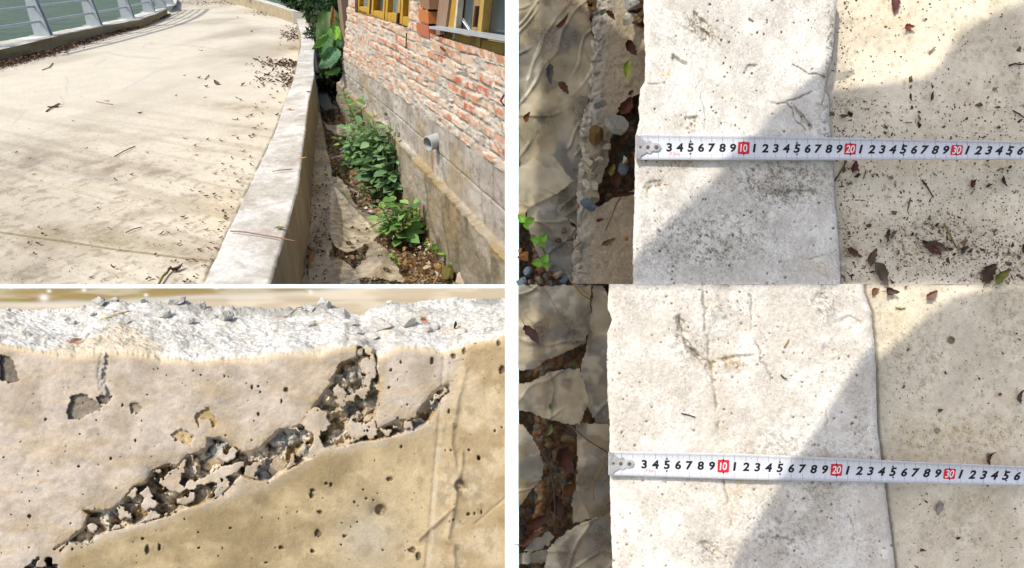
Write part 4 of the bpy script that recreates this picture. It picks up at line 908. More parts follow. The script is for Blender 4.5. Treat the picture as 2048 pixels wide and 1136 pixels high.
c = mix(c, C('cbb489'), ss(.6, .75, fbm(a * 14 + 4, b * 20, 207, 4)) * .45 * (T < .7)); c = mix(c, C('97968e'), ss(.72, .95, T) * (X > 170) * (X < 1000) * ss(.35, .6, fbm(a * 30, b * 12, 208, 3)) * .85)
c = mix(c, C('cfc2a6'), ss(.05, .0, T) * .7); c = np.clip(c * (.90 + .14 * vn(X * .7, T * 80, 4))[..., None], 0, .86)
ny2 = X.shape[1]; idx = np.arange(X.shape[0] * ny2).reshape(X.shape[0], ny2)
q = np.stack([idx[:-1, :-1], idx[1:, :-1], idx[1:, 1:], idx[:-1, 1:]], -1).reshape(-1, 4)
mesh_obj('rough_top', Pt.reshape(-1, 3), q, M_rub, broken, c.reshape(-1, 3), True)
# back side of the wall, closing it
Kb, Xb = np.meshgrid(np.linspace(0, 1, 4), xs); Pb = Pt[:, -1][:, None, :] + (-UP * .5 + BK * -.01)[None, None, :] * Kb[..., None]
idx = np.arange(Kb.size).reshape(Kb.shape); q = np.stack([idx[:-1, :-1], idx[1:, :-1], idx[1:, 1:], idx[:-1, 1:]], -1).reshape(-1, 4)
mesh_obj('back_face', Pb.reshape(-1, 3), q, M_face, broken, C('a79c88'), True)

def top_at(px, py):
    i = int(np.clip((px + 24) / 1.7, 0, len(xs) - 1)); j = int(np.argmin(np.abs(Yt[i] - py))); return Pt[i, j]
def chunk(px, py, L, hexc, label, seed, flat=.65, sx=1.0, ang=0.0, cuts=10, group=None, up=.55):
    rnd = random.Random(seed); V, Fc = rng_rock(rnd, 4, cuts + 4, max(flat, .85)); V[:, 0] *= 1 + (sx - 1) * .6; V = V * (1 + .35 * (fbm(V[:, 0] * 2.5 + V[:, 2] * 1.3, V[:, 1] * 2.5 - V[:, 2] * 1.7, seed, 5, .65) - .5) + np.array([rnd.uniform(-.02, .02) for _ in V]))[:, None]; L *= .72; flat = max(flat, .8)
    ex, ey, ez = RT * math.cos(ang) + (-BK) * math.sin(ang), -BK * math.cos(ang) - RT * math.sin(ang), UP
    o_ = top_at(px, py) + UP * L / 2 * flat * up * UB * 1.1; P = place(V, o_, ex, ey, ez, L / 2 * UB * 1.12)
    o = mesh_obj('mortar_chunk', P, Fc, M_rub, None, np.ones((len(P), 3)) * (C(hexc) * .45 + C('d8d5cc') * .42)); tag(o, label, 'mortar chunk', group)
for i, (x, y, L, hx, lb, fl, sx) in enumerate([
    (200, 620, 44, 'a19f96', 'grey arched mortar lump standing left on the far edge of the white kerb top', .7, .9),
    (186, 636, 20, 'aaa79c', 'small lump leaning below the arched mortar lump', .8, .8),
    (233, 610, 32, 'a5a39a', 'squarish grey mortar lump right of the arched one on the far edge', .75, 1.0),
    (131, 648, 10, 'aba796', 'tiny rounded pebble of mortar on the left of the white top', .9, 1),
    (258, 652, 22, 'b3afa2', 'small crumbly lump near the straw on the white top', .6, 1.2),
    (330, 642, 40, 'b0aea6', 'grey mortar lump behind the broad flat patch', .4, 1.2),
    (378, 652, 30, '9c9a92', 'isolated grey oblong mortar lump right of the broad patch', .5, 1.2),
    (452, 650, 46, 'a9a69c', 'large crumbly grey mortar mound right of the isolated lump', .5, 1.2),
    (430, 640, 20, '9f9d95', 'small grey lump beside the crumbly mound', .7, 1),
    (360, 612, 46, '9b9a92', 'long grey mortar roll on the far edge of the white top', .4, 1.7),
    (400, 622, 34, '8f8e86', 'low grey mortar roll on the far edge behind the mound', .45, 1.3),
    (286, 612, 26, '979589', 'small mortar roll right of the squarish lump', .5, 1.3),
    (652, 624, 60, 'c2c1bb', 'whitish grey mortar mound on the far edge left of the dip', .5, 1.2),
    (620, 630, 40, 'b8b7b0', 'pale lump left of the whitish mound', .45, 1.2),
    (781, 613, 20, 'dcdad4', 'small white knob on the far edge right of the dip', .9, 1),
    (722, 676, 26, 'c9c6bd', 'grey white lump left of the bright chip above the crack', .7, 1),
    (747, 684, 30, 'e0dfda', 'bright angular white chip right above the crack', .7, 1.1),
    (765, 668, 50, 'bdbab1', 'rough grey mound behind the bright white chip', .5, 1.2),
    (815, 660, 56, 'c0bdb4', 'rough pale mound in the middle of the right half of the top', .5, 1.2),
    (856, 668, 34, 'c6c3ba', 'blocky pale lump right of the rough mound', .7, 1.2),
    (872, 664, 24, 'aeaba2', 'grey lump leaning on the blocky one', .7, 1),
    (920, 672, 34, 'd6d4ce', 'flat white chip on the right of the top near the edge', .35, 1.3),
    (623, 657, 24, 'a9a79e', 'thin grey chip on the top left of the crack', .35, 1.2),
    (700, 655, 36, 'c9c7c0', 'pale chip left of the rough grey mound', .4, 1.2),
    (150, 652, 20, 'b5b0a0', 'low buff lump on the left of the white top', .3, 1.2)]):
    chunk(x, y, L, hx, lb, 300 + i, fl, sx, .3 * math.sin(i))
# stones lodged in the throat of the crack
for i, (x, y, L, dpt, hx, lb) in enumerate([(720, 705, 22, -2, 'aeaca4', 'small grey stone lodged in the mouth of the crack, left one'), (741, 702, 30, -4, 'b3b1ab', 'rounded grey stone lodged in the mouth of the crack, right one'), (728, 722, 32, 6, 'c5c4bf', 'flat white stone under the two stones in the mouth of the crack'), (697, 736, 30, 22, '9c988f', 'grey stone just below the overhang left of the crack mouth'), (698, 853, 36, 14, 'a9a69c', 'tall grey stone at the bottom of the throat'), (740, 818, 42, 14, 'a39476', 'large buff cobble low in the throat right side'), (735, 840, 26, 16, 'a49a86', 'buff cobble under the large one'), (716, 825, 12, 14, 'c5c2ba', 'tiny white pebble low in the throat'), (430, 922, 72, 14, 'a9a69f', 'largest grey boulder in the middle of the crack under the ledge'), (384, 925, 28, 22, 'a19a8c', 'oval grey stone left of the largest boulder'), (275, 995, 50, 16, 'b5b1a6', 'pale boulder behind the skin patch left of centre'), (188, 1042, 38, 14, 'b9b2a5', 'pale stone near the lower left end of the crack'), (560, 930, 40, 20, 'a9aaa4', 'grey smooth stone in the crack right of centre'), (606, 900, 32, 22, 'acaca6', 'smooth pale stone near the two skin strips'), (160, 1075, 34, 14, 'a39a86', 'crumbly stone at the lower left of the crack'), (850, 820, 30, 24, '8f8a80', 'grey stone in the right branch of the crack'), (886, 785, 20, 14, 'a6a7a4', 'grey wedge at the upper end of the right branch')]):
    rnd = random.Random(500 + i); V, Fc = rng_rock(rnd, 4, 14, .75); V *= 1 + np.array([[rnd.uniform(-.015, .015)] for _ in V]); V[:, 1] *= rnd.uniform(.6, 1); L *= rnd.uniform(.85, 1.1)
    ex, ey, ez = cambasis(rnd.uniform(-1, 1) * .6 + .5); P = place(V, S(x, y, DB + (dpt + L * .42 + 12) * UB), ex, ey, ez, L / 2 * UB * 1.1)
    o = mesh_obj('stone', P, Fc, M_rub, None, mix(C(hx) * .25 + C('b8a88c') * .8, C('a08a66'), ss(.4, .7, fbm(V[:, 0] * 2 + i, V[:, 1] * 2, i, 4)) * .6)); tag(o, lb, 'stone')
# little things on the white top
def top_tube(pts, r, hx, name, label, cat):
    V, Fc = tube([top_at(x, y) + UP * .0025 for x, y in pts], r * UB, 6); o = mesh_obj(name, V, Fc, M_twig, None, C(hx), True); tag(o, label, cat)
top_tube([(202, 650), (230, 642), (261, 633)], 1.4, 'd0b070', 'straw', 'pale straw lying on the left of the white kerb top', 'straw')
top_tube([(550, 642), (575, 640), (595, 630), (607, 622)], 1.2, 'a98672', 'twig', 'thin curved pinkish twig on the far side of the white kerb top', 'twig')
def top_leaf(px, py, L, ang, hx, label, tilt):
    V, Fc = leaf_mesh(1, .28, .5, .3, 9, 5, 1, .1, px, .1); V = V - np.array([.5, 0, V[:, 2].min()])
    ex, ey, ez = cambasis(ang, tilt, .3); P = place(V, top_at(px, py) + UP * L * .25 * UB + BK * .003, ex, ey, ez, L * UB)
    o = mesh_obj('dry_leaf', P, Fc, M_leaf, None, C(hx), True); tag(o, label, 'leaf')
top_leaf(158, 689, 26, .3, 'c9a58c', 'pinkish dry leaf scrap on the left of the white kerb top', .6)
top_leaf(853, 651, 22, -.9, 'c98f70', 'orange pointed leaf scrap on the right of the white kerb top', .5)
V, Fc = rng_rock(random.Random(9), 3, 4, 1.0); V[:, 1] *= 1.5; V[:, 0] *= .6
ex, ey, ez = cambasis(-.15); P = place(V, top_at(912, 661) + UP * .003 + BK * .004, ex, ey, ez, 6.5 * UB)
tag(mesh_obj('charred_stub', P, Fc, mat('char', .9, .2, color=(.012, .011, .012)), None), 'small black stub standing on the right of the white kerb top', 'stub')
# sandy bank and shallow brown water far behind the broken kerb
def bank_col(x, y):
    yy = y + 8 * (fbm(x * .006, y * .05, 211) - .5)
    sand = mix(C('bfb39d'), C('ad9f86'), ss(.4, .65, fbm(x * .01, y * .05, 212, 3))); wat = mix(C('867449'), C('a0957a'), ss(.45, .7, fbm(x * .008, y * .06, 213, 3)))
    shore = np.interp(x, [0, 150, 330, 420, 600, 760, 1010], [608, 604, 598, 592, 586, 572, 560])
    c = mix(wat, sand, ss(-3, 4, yy - shore)); c = mix(c, C('b5b0a6'), np.exp(-((yy - shore) / 5) ** 2) * .7)
    for a, b, r in ((88, 596, 9), (168, 580, 4), (432, 574, 5), (22, 574, 4), (98, 582, 4), (292, 590, 4), (620, 584, 5)): c = mix(c, C('d9d7d0'), blob(x, y, a, b, r, r * .8) * .8)
    c = mix(c, C('8a9a4a'), blob(x, y, 278, 594, 7, 4) * .6 + blob(x, y, 615, 584, 6, 3) * .6 + blob(x, y, 30, 602, 12, 4) * .5)
    return c
def bank_pos(x, y): return S(x, y, 1.28 - (y - 570) * .0020 - .010 * ss(-3, 4, y - 600))
o = grid('sand_bank', np.arange(-60, 1040, 3.0), np.arange(571.8, 720, 1.5), bank_pos, bank_col, M_sand)
o['kind'] = 'structure'
# ================================================================== UPPER LEFT VIEW: LAKESIDE PATH, KERB, GULLY AND BRICK HOUSE
KL = [(380, 625), (404, 568), (436, 500), (470, 430), (520, 325), (550, 262), (571, 200), (589, 151), (600, 99), (603, 86), (601, 65), (597, 51), (593, 37)]
KR = [(527, 625), (539, 568), (560, 500), (578, 440), (597, 370), (607, 290), (618, 200), (626, 165), (629, 151), (627.5, 120), (629.6, 83), (621, 58), (615.5, 44), (610, 37)]
def resamp(P, n, wig=0, seed=0, keep=None):
    P = np.array(P); s = np.concatenate([[0], np.cumsum(np.linalg.norm(np.diff(P, axis=0), axis=1))]); 
    t = np.linspace(0, s[-1], n) if keep is None else keep * s[-1]
    return np.stack([np.interp(t, s, P[:, k]) for k in range(P.shape[1])], 1)
def smooth(a, k):
    k = int(k) | 1; p = np.pad(a, ((k // 2, k // 2), (0, 0)), 'edge'); return np.stack([np.convolve(p[:, i], np.ones(k) / k, 'valid') for i in range(a.shape[1])], 1)
def levelkerb(name, Lp, Rp, ztop, zl, zr, label, n=700, seed=0, cA='c8c6c0', cB='aeaaa0', face='ada189', cat='kerb', ends=True, facemix=None, rough=1.0, sm=9, nt=46):
    root = empty(name, np.append(G(*Lp[len(Lp) // 2], ztop)[:2], min(zl, zr)), label, cat)
    # sample both edges with closeness in the picture so that near parts are finest
    k = np.linspace(0, 1, n)
    A = G(*smooth(resamp(Lp, n), sm).T, ztop); B = G(*smooth(resamp(Rp, n), sm).T, ztop)
    arc = np.concatenate([[0], np.cumsum(np.linalg.norm(np.diff((A + B) / 2, axis=0), axis=1))])
    dirn = np.gradient((A + B) / 2, axis=0); dirn /= np.linalg.norm(dirn, axis=1)[:, None] + 1e-9
    wv = B - A; wd = np.linalg.norm(wv, axis=1)[:, None]; un = wv / wd
    jl = (fbm(arc * 18, arc * 0, seed, 4) - .5) * .008 * rough; jr = (fbm(arc * 18, arc * 0 + 5, seed + 1, 4) - .5) * .008 * rough
    A = A + un * jl[:, None]; B = B + un * jr[:, None]
    T = np.linspace(0, 1, nt)[None, :, None]
    P = A[:, None, :] * (1 - T) + B[:, None, :] * T
    w_ = P[..., 0]; v_ = P[..., 1]
    e = np.minimum(T[..., 0], 1 - T[..., 0]) * wd
    P[..., 2] += (fbm(w_ * 9, v_ * 9, seed + 2, 4) - .5) * .006 * rough + (fbm(w_ * 60, v_ * 60, seed + 3, 3) - .5) * .004 * rough - .010 * np.exp(-e / .004)
    c = mix(C(cA), C(cB), ss(.35, .7, fbm(w_ * 5, v_ * 5, seed + 4, 4))) * (.85 + .3 * fbm(w_ * 40, v_ * 40, seed + 5, 4))[..., None]
    c = mix(c, C('8d8474'), ss(.54, .70, fbm(w_ * 14, v_ * 14, seed + 6, 5)) * .38)
    c = mix(c, C('756d60'), np.exp(-e / .010) * ss(.4, .6, fbm(w_ * 30, v_ * 30, seed + 7, 3)) * .6 * (T[..., 0] < .5))
    idx = np.arange(n * nt).reshape(n, nt); q = np.stack([idx[:-1, :-1], idx[:-1, 1:], idx[1:, 1:], idx[1:, :-1]], -1).reshape(-1, 4)
    mesh_obj('top_surface', P.reshape(-1, 3), q, M_kerb, root, c.reshape(-1, 3), True)
    for nm, E_, zb, sg in (('left_face', P[:, 0], zl, -1), ('right_face', P[:, -1], zr, 1)):
        K = np.linspace(0, 1, 26)[None, :]
        Q = np.repeat(E_[:, None, :], 26, 1); Q[..., 2] = E_[:, 2][:, None] * (1 - K) + zb * K
        am = arc[:, None] + 0 * K
        Q = Q + sg * un[:, None, :] * ((fbm(am * 9, K * 3, seed + 8, 4) - .45) * .014 * rough * ss(0, .08, K) + .02 * K ** 2)[..., None]
        cc = mix(C(face), C('8f836b'), fbm(am * 5, K * 4, seed + 9, 4)) * (.8 + .35 * fbm(am * 40, K * 2, seed + 10, 3))[..., None]
        if facemix: cc = facemix(am, K, cc)
        idx = np.arange(n * 26).reshape(n, 26); q = np.stack([idx[:-1, :-1], idx[:-1, 1:], idx[1:, 1:], idx[1:, :-1]], -1)
        if sg < 0: q = q[..., ::-1]
        mesh_obj(nm, Q.reshape(-1, 3), q.reshape(-1, 4), M_kerb, root, cc.reshape(-1, 3), True)
    a, b = P[-1, 0], P[-1, -1]
    mesh_obj('end_face', [a, b, [b[0], b[1], zr], [a[0], a[1], min(zl, zr)]], [[0, 1, 2, 3]], M_kerb, root, C('8d8a84'))
    return root
levelkerb('kerb_wall', KL, KR, .35, -.02, -.16, 'long curving whitewashed kerb wall between the path and the gully', seed=700)
levelkerb('kerb_wall', [(586, 22), (538, 7), (512, 0), (450, -14), (380, -26)][::-1], [(606, 26), (560, 8), (530, 0), (462, -15), (392, -27)][::-1], .28, 0, -.1, 'far straight kerb wall beyond the gap at the hedge', seed=720, n=240, sm=3, nt=14)
RLT = [(-30, 105), (0, 98), (40, 89), (102, 74), (140, 65), (179, 57), (230, 47), (281, 38), (312, 27), (334, 17)]
RLB = [(-30, 88), (0, 82), (35, 76), (69, 70), (125, 60), (179, 50), (212, 43), (245, 37), (285, 24), (312, 17), (330, 15.5)]
def stain(am, K, c):
    c = mix(c, C('7d6a45'), ss(.4, .65, fbm(am * 1.3, K * 2, 77, 4)) * .8); return mix(c, C('74706a'), ss(.55, .7, fbm(am * .8 + 9, K, 78, 3)) * .6)
levelkerb('railing_kerb', RLB, RLT, .18, -.6, -.02, 'low stained concrete kerb carrying the metal lakeside railing', seed=740, n=420, face='9c8658', facemix=stain, rough=.9, nt=20)

# path surface
def road_col(x, y):
    g = G(x, y); gx, gy = g[..., 0], g[..., 1]
    n = fbm(gx * .7, gy * .35, 751, 4); n2 = fbm(gx * 6, gy * 4, 752, 4)
    c = mix(C('c2baa8'), C('a39a89'), ss(.4, .68, n)) * (.9 + .18 * n2)[..., None]
    for sx, sy, rx, ry, rot, hx, am in [(225, 335, 90, 22, .05, '857969', .7), (320, 340, 50, 12, 0, '7d7265', .8), (60, 320, 60, 22, -.2, '82776a', .6), (250, 425, 130, 20, .05, '9a8e7a', .5), (160, 460, 120, 18, .1, '867a62', .7), (480, 215, 90, 9, .1, '93856b', .6), (470, 250, 80, 8, .1, '9a8d75', .5), (430, 300, 60, 7, .05, '8f826c', .5), (580, 96, 34, 5, 0, '7c6a44', .9), (540, 28, 40, 6, .15, '6f5a40', .6), (575, 68, 28, 6, .1, '8a7658', .6), (80, 530, 70, 30, 0, '8e8373', .6), (40, 480, 80, 20, 0, '857b6a', .5), (230, 485, 170, 8, .13, '7f7350', .5), (390, 10, 60, 6, 0, '8a7a66', .6), (50, 560, 50, 18, 0, '7a7060', .5), (440, 420, 50, 40, 0, 'd3c092', .35)]:
        b = blob(x, y, sx, sy, rx, ry, rot); c = mix(c, C(hx), np.clip(b * am * (.35 + 1.0 * ss(.35, .7, fbm(gx * 9, gy * 6, 753, 5, .65))), 0, .9))
    st = fbm(gx * 5 + gy * 9, gx * .5 - gy * .35, 754, 4); c = mix(c, C('8f836d'), ss(.5, .72, st) * .4 * ss(150, 330, y)); c = mix(c, C('958a76'), ss(.5, .7, fbm(gx * 1.6 + 3, gy * 2.6, 760, 5, .65)) * .34 * ss(120, 300, y)); c = mix(c, C('7b7060'), ss(.6, .72, fbm(gx * 24, gy * 18, 761, 3)) * .5 * ss(200, 380, y))
    jn = dline(x, y + 1.2 * (fbm(x * .05, y * 0, 3) - .5), [(-30, 458), (0, 463), (120, 480), (230, 497), (340, 511), (430, 521)]); c = mix(c, C('4a4030'), np.exp(-(jn / 1.3) ** 2) * .9); c = mix(c, C('94875f'), np.exp(-(jn / 5) ** 2) * .4 * fbm(x * .05, y * .1, 4))
    kd = dline(x + 2 * (fbm(x * .1, y * .1, 6) - .5), y, KL); c = mix(c, C('5b5243'), np.exp(-(kd / (1.5 + y / 260)) ** 2) * .8 * ss(.25, .55, fbm(x * .06, y * .06, 7)))
    jn = dline(x, y, [(300, 88), (370, 90), (420, 96), (520, 115), (590, 126)]); c = mix(c, C('9a8b74'), np.exp(-(jn / .8) ** 2) * .5)
    for pts in ([(131, 153), (136, 163), (132, 175), (133, 187)], [(120, 192), (126, 202), (129, 208)], [(243, 180), (262, 170), (285, 158), (305, 146), (316, 141)], [(285, 96), (292, 88), (305, 84)], [(50, 222), (40, 233), (25, 248)], [(190, 130), (203, 122), (212, 119)], [(78, 267), (100, 258), (122, 244)], [(215, 105), (240, 111), (320, 117)], [(100, 364), (150, 352), (200, 353), (235, 358)]):
        d = dline(x + 3 * (fbm(x * .1, y * .1, 5) - .5), y, pts); c = mix(c, C('a3a39c'), np.exp(-(d / 1.8) ** 2) * .6)
    return c
def road_pos(x, y):
    g = G(x, y).copy(); gx, gy = g[..., 0], g[..., 1]
    near = ss(60, 330, y)
    g[..., 2] += ((fbm(gx * 1.2, gy * 1.2, 755, 3) - .5) * .005 + (fbm(gx * 9 + gy * 14, gx * 2 - gy * 1.2, 756, 3) - .5) * .004 + (fbm(gx * 30, gy * 30, 757, 3) - .5) * .003) * near - .002
    g[..., 2] -= .005 * np.exp(-(dline(x, y, [(-30, 458), (0, 463), (120, 480), (230, 497), (340, 511), (430, 521)]) / 1.6) ** 2)
    return g
RB = [(-60, 148), (-30, 133), (0, 124), (102, 100), (174, 79), (255, 57), (288, 47), (342, 27), (352, 12), (365, 0), (385, -14), (400, -30)]
def road_mask(x, y):
    rx = np.interp(y, [p[1] for p in KL][::-1], [p[0] for p in KL][::-1]) + 8
    rx = np.where(y < 38, np.interp(y, [-30, 0, 10.5, 26, 38], [420, 500, 520, 556, 592]), rx)
    ly = np.interp(x, [p[0] for p in RB], [p[1] for p in RB])
    return (x < rx + 10) & (y > ly - 8)
o = grid('path', np.arange(-60, 620, 2.2), np.concatenate([np.arange(-34, 60, .8), np.arange(60, 577, 2.0)]), road_pos, road_col, M_road, road_mask); o['kind'] = 'structure'
def sheet(name, x0, x1, y0, y1, z, m, c, kind='structure'):
    o = mesh_obj(name, [[x0, y0, z], [x1, y0, z], [x1, y1, z], [x0, y1, z]], [[0, 1, 2, 3]], m, None, c); o['kind'] = kind; return o
sheet('lake_water', -900, -2.0, -20, 1500, -.75, M_water, None)
sheet('ground', -2.0, 900, -300, 1500, -.62, M_soil, C('5d5340')); sheet('ground', -900, -2.0, -300, -20, -.62, M_soil, C('8d8470'))

# gully floor
def gz(x, y):
    g = G(x, y, -.07); gx, gy = g[..., 0], g[..., 1]
    f1, f2, cid = worley(gx * 22, gy * 22, 801); g1, g2, gid = worley(gx * 50, gy * 50, 802)
    return g, gx, gy, (fbm(gx * 2, gy * 2, 803, 3) - .5) * .10 + np.sqrt(np.maximum(.5 - f1 ** 2, 0)) * .03 * cid + np.sqrt(np.maximum(.5 - g1 ** 2, 0)) * .012 * gid, cid, gid
def soil_pos(x, y):
    g, gx, gy, dz, cid, gid = gz(x, y); g = g.copy(); g[..., 2] += dz + .06 * ss(880, 940, x) ; return g
def soil_col(x, y):
    g, gx, gy, dz, cid, gid = gz(x, y)
    c = mix(C('7a5f3d'), C('5a442c'), fbm(gx * 4, gy * 4, 804, 4)); gr = C('84827a')
    c = np.where(((gid > .6) & (x < 790))[..., None], gr, c); c = np.where((gid > .85)[..., None], C('b3a68c'), c); c = np.where((cid > .8)[..., None], C('9a7f58'), c)
    c = mix(c, C('6b6e22'), ss(.55, .7, fbm(gx * 5, gy * 5, 805, 3)) * .5 * (x > 820))
    return c * (.7 + .5 * vn(gx * 90, gy * 90, 8))[..., None]
o = grid('gully_ground', np.arange(575, 1000, 2.0), np.arange(-2, 578, 2.0), soil_pos, soil_col, M_soil, mask=lambda x, y: x < np.interp(y, [0, 215, 465, 578], [700, 700, 880, 965])); o['kind'] = 'structure'
levelkerb('mortar_ledge', [(570, 640), (596, 568), (604, 500), (603, 420), (610, 340), (620, 270), (626, 215)], [(625, 640), (648, 560), (658, 520), (665, 470), (669, 421), (668, 382), (661, 324), (651, 285), (639, 219)], .035, -.2, -.2, 'narrow crumbly mortar ledge along the foot of the kerb in the gully', seed=760, n=420, cA='c2b69c', cB='a0957e', face='8a7f6c', cat='ledge', rough=2.2, nt=30)

# brick house ---------------------------------------------------------------
house = empty('brick_house', WP(0.5, -.1, 0)[0] if WP(0.5, -.1, 0).ndim > 1 else WP(0.5, -.1, 0), 'unplastered red brick house with grey block base beside the gully', 'house')
CO = .0535; BLn = .155
def lev(x, y):     # heights of the block tops and plinth, slightly uneven along the wall
    p = W(x, y); s, h = wsh(p); return p, s, h
def hb(s): return np.interp(s, [-1, -.57, 1.38, 3.71, 4.5], [.66, .665, .62, .545, .53])
def hp(s): return np.interp(s, [-1, -.57, 1.24, 4.15], [.365, .368, .36, .272])
def brick_fields(s, h):
    # courses follow the slight sag of the wall
    u = (h - hb(s)) / (1.045 - hb(s)) * 8.4
    u = u + .16 * (fbm(s * 2.2, h * 3, 811, 2) - .5) * 2
    r = np.floor(u); fr = u - r
    v = s / BLn + .5 * (r % 2) + .3 * _h(r, r * 0, 5) + .1 * (fbm(s * 4, h * 4, 812, 2) - .5); k = np.floor(v); fv = v - k
    a = _h(k, r, 31); b = _h(k, r, 32); e = _h(k, r, 33)
    jx = .04 * (fbm(s * 45, h * 45, 813, 3) - .5); jy = .12 * (fbm(s * 40, h * 40, 814, 3) - .5)
    ed = np.minimum(np.minimum(fv + jx, 1 - fv - jx) * 2.9, np.minimum(fr + jy, 1 - fr - jy)) 
    smear = fbm(s * 6, h * 17, 815, 4) * .75 + .35 * (a - .4) + .2 * (fbm(s * 2, h * 3, 816, 2) - .5)
    brick = ss(.13, .20, ed) * ss(.53, .45, smear)
    top = (h > .985) & (s < .45)
    brick = np.where(u > 6.6, np.maximum(brick, ss(.08, .16, ed) * ss(.66, .55, smear)), brick)
    return brick, a, b, e, ed, smear, fr
def wall_disp(s, h):
    brick, a, b, e, ed, sm_, fr = brick_fields(s, h)
    isb = ss(-.006, .006, h - hb(s) + .02 * (fbm(s * 8, h * 0, 817, 3) - .5))
    mort = (fbm(s * 30, h * 60, 818, 4) - .5) * .011 + .006 * ss(.3, .7, fbm(s * 8, h * 30, 819, 3)) + (fbm(s * 110, h * 110, 820, 2) - .5) * .006
    d = isb * (brick * (.006 + .010 * (b - .5) + .003 * (fbm(s * 50, h * 50, 822, 2) - .5)) + (1 - brick) * mort - .008 * ss(.07, .0, ed) * ss(.7, .8, e))
    # blocks
    kb = s / .30 + .5 * (h > (hb(s) + hp(s)) / 2); fk = np.abs((kb - np.floor(kb)) - .5) * 2; mid = np.abs(h - (hb(s) + hp(s)) / 2)
    joint = np.maximum(ss(.93, .98, fk), ss(.006, .002, mid))
    blk = -.007 * joint * fbm(s * 6, h * 6, 823, 2) * 1.6 + (fbm(s * 20, h * 20, 824, 4) - .5) * .010
    pl = ss(.004, -.004, h - hp(s) - .008 * (fbm(s * 20, h * 0, 825, 3) - .5))
    d = np.where(isb > .5, d, blk * (1 - isb) + d) + pl * (.034 + .022 * (fbm(s * 9, h * 9, 826, 5, .65) - .5)) + .006 * np.exp(-((h - hp(s)) / .010) ** 2) * fbm(s * 18, h * 9, 827, 4)
    hl = np.hypot((s - 1.712) / .05, (h - .396) / .034); d = d - .12 * ss(1.05, .95, hl)
    d = d + .02 * ss(.3, 0, np.abs(s - .66)) * ss(.9, 1.0, h) * 0
    return d, brick, a, b, e, ed, sm_, isb, joint, pl, hl
def wall_pos(x, y):
    p, s, h = lev(x, y); d = wall_disp(s, h)[0]; return p + WN * d[..., None]
def wall_col(x, y):
    p, s, h = lev(x, y); d, brick, a, b, e, ed, sm_, isb, joint, pl, hl = wall_disp(s, h)
    pal = np.array([C('b48062'), C('b8896b'), C('bb9a80'), C('ab6a4e'), C('b9947a'), C('bfa690')]); k = np.minimum((a * 97 % 1 * 6).astype(int), 5)
    bc = pal[k] * (.8 + .4 * fbm(s * 40, h * 40, 831, 4))[..., None]; bc = mix(bc, C('cdbfae'), ss(.4, .7, fbm(s * 28, h * 45, 832, 4)) * .75)
    mc = mix(C('beb6aa'), C('a59d91'), ss(.35, .7, fbm(s * 12, h * 24, 833, 5, .65))) * (.8 + .35 * fbm(s * 70, h * 70, 834, 3))[..., None]
    mc = mix(mc, C('756e63'), ss(.6, .75, fbm(s * 26 + 7, h * 40, 841, 4)) * .4)
    c = mix(mc, bc, brick)
    g = mix(C('a69f94'), C('8d857a'), ss(.35, .7, fbm(s * 4, h * 6, 835, 4))) * (.78 + .4 * fbm(s * 60, h * 60, 836, 3))[..., None]
    g = mix(g, C('b9b3a8'), ss(.5, .7, fbm(s * 7 + 3, h * 9, 837, 4)) * .5); g = mix(g, C('6f675b'), ss(.55, .68, fbm(s * 22 + 3, h * 30, 847, 5, .7)) * .6); g = mix(g, C('96825c'), ss(.5, .7, fbm(s * 3 + 9, h * 4, 848, 4)) * .5); g = mix(g, C('6b6459'), joint * .5)
    c = mix(g, c, isb)
    pc = mix(C('948b7a'), C('7e7460'), ss(.4, .65, fbm(s * 3, h * 5, 838, 4))); pc = mix(pc, C('86744e'), ss(.5, .7, fbm(s * 5, h * 3 + 5, 839, 4)) * .5); pc = mix(pc, C('3f3d28'), ss(.1, -.02, h) * .5 * (s > 1.5) + ss(.52, .7, fbm(s * 9, h * 5, 840, 4)) * .5)
    pc = pc * (.75 + .5 * fbm(s * 60, h * 60, 836, 3))[..., None]
    c = mix(c, pc, pl)
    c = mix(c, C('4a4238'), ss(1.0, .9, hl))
    # rust run under the pipe
    c = mix(c, C('7c5f38'), blob(s, h, .50, .42, .035, .09) * .8); c = mix(c, C('8a7444'), ss(.03, 0, np.abs(h - hp(s) + .01)) * ss(.45, .6, fbm(s * 6, h * 3, 842, 3)) * .7)
    return c
def wall_mask(x, y):
    lx = np.interp(y, [-30, 0, 90, 170, 215, 260], [701, 697, 688, 680, 679, 690]) + 3 * (fbm(y * .12, y * 0, 850, 3) - .5) * 2
    base = np.interp(x, [679, 690, 850, 928, 1000], [205, 215, 452, 575, 700])
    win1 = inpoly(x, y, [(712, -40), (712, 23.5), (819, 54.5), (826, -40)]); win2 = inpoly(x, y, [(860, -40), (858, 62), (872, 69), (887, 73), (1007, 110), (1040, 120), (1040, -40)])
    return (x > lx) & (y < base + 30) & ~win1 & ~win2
wxs = np.arange(674, 1030, 1.6); wys = np.arange(-32, 585, 1.6)
grid('brick_wall', wxs, wys, wall_pos, wall_col, M_brick, wall_mask, house)
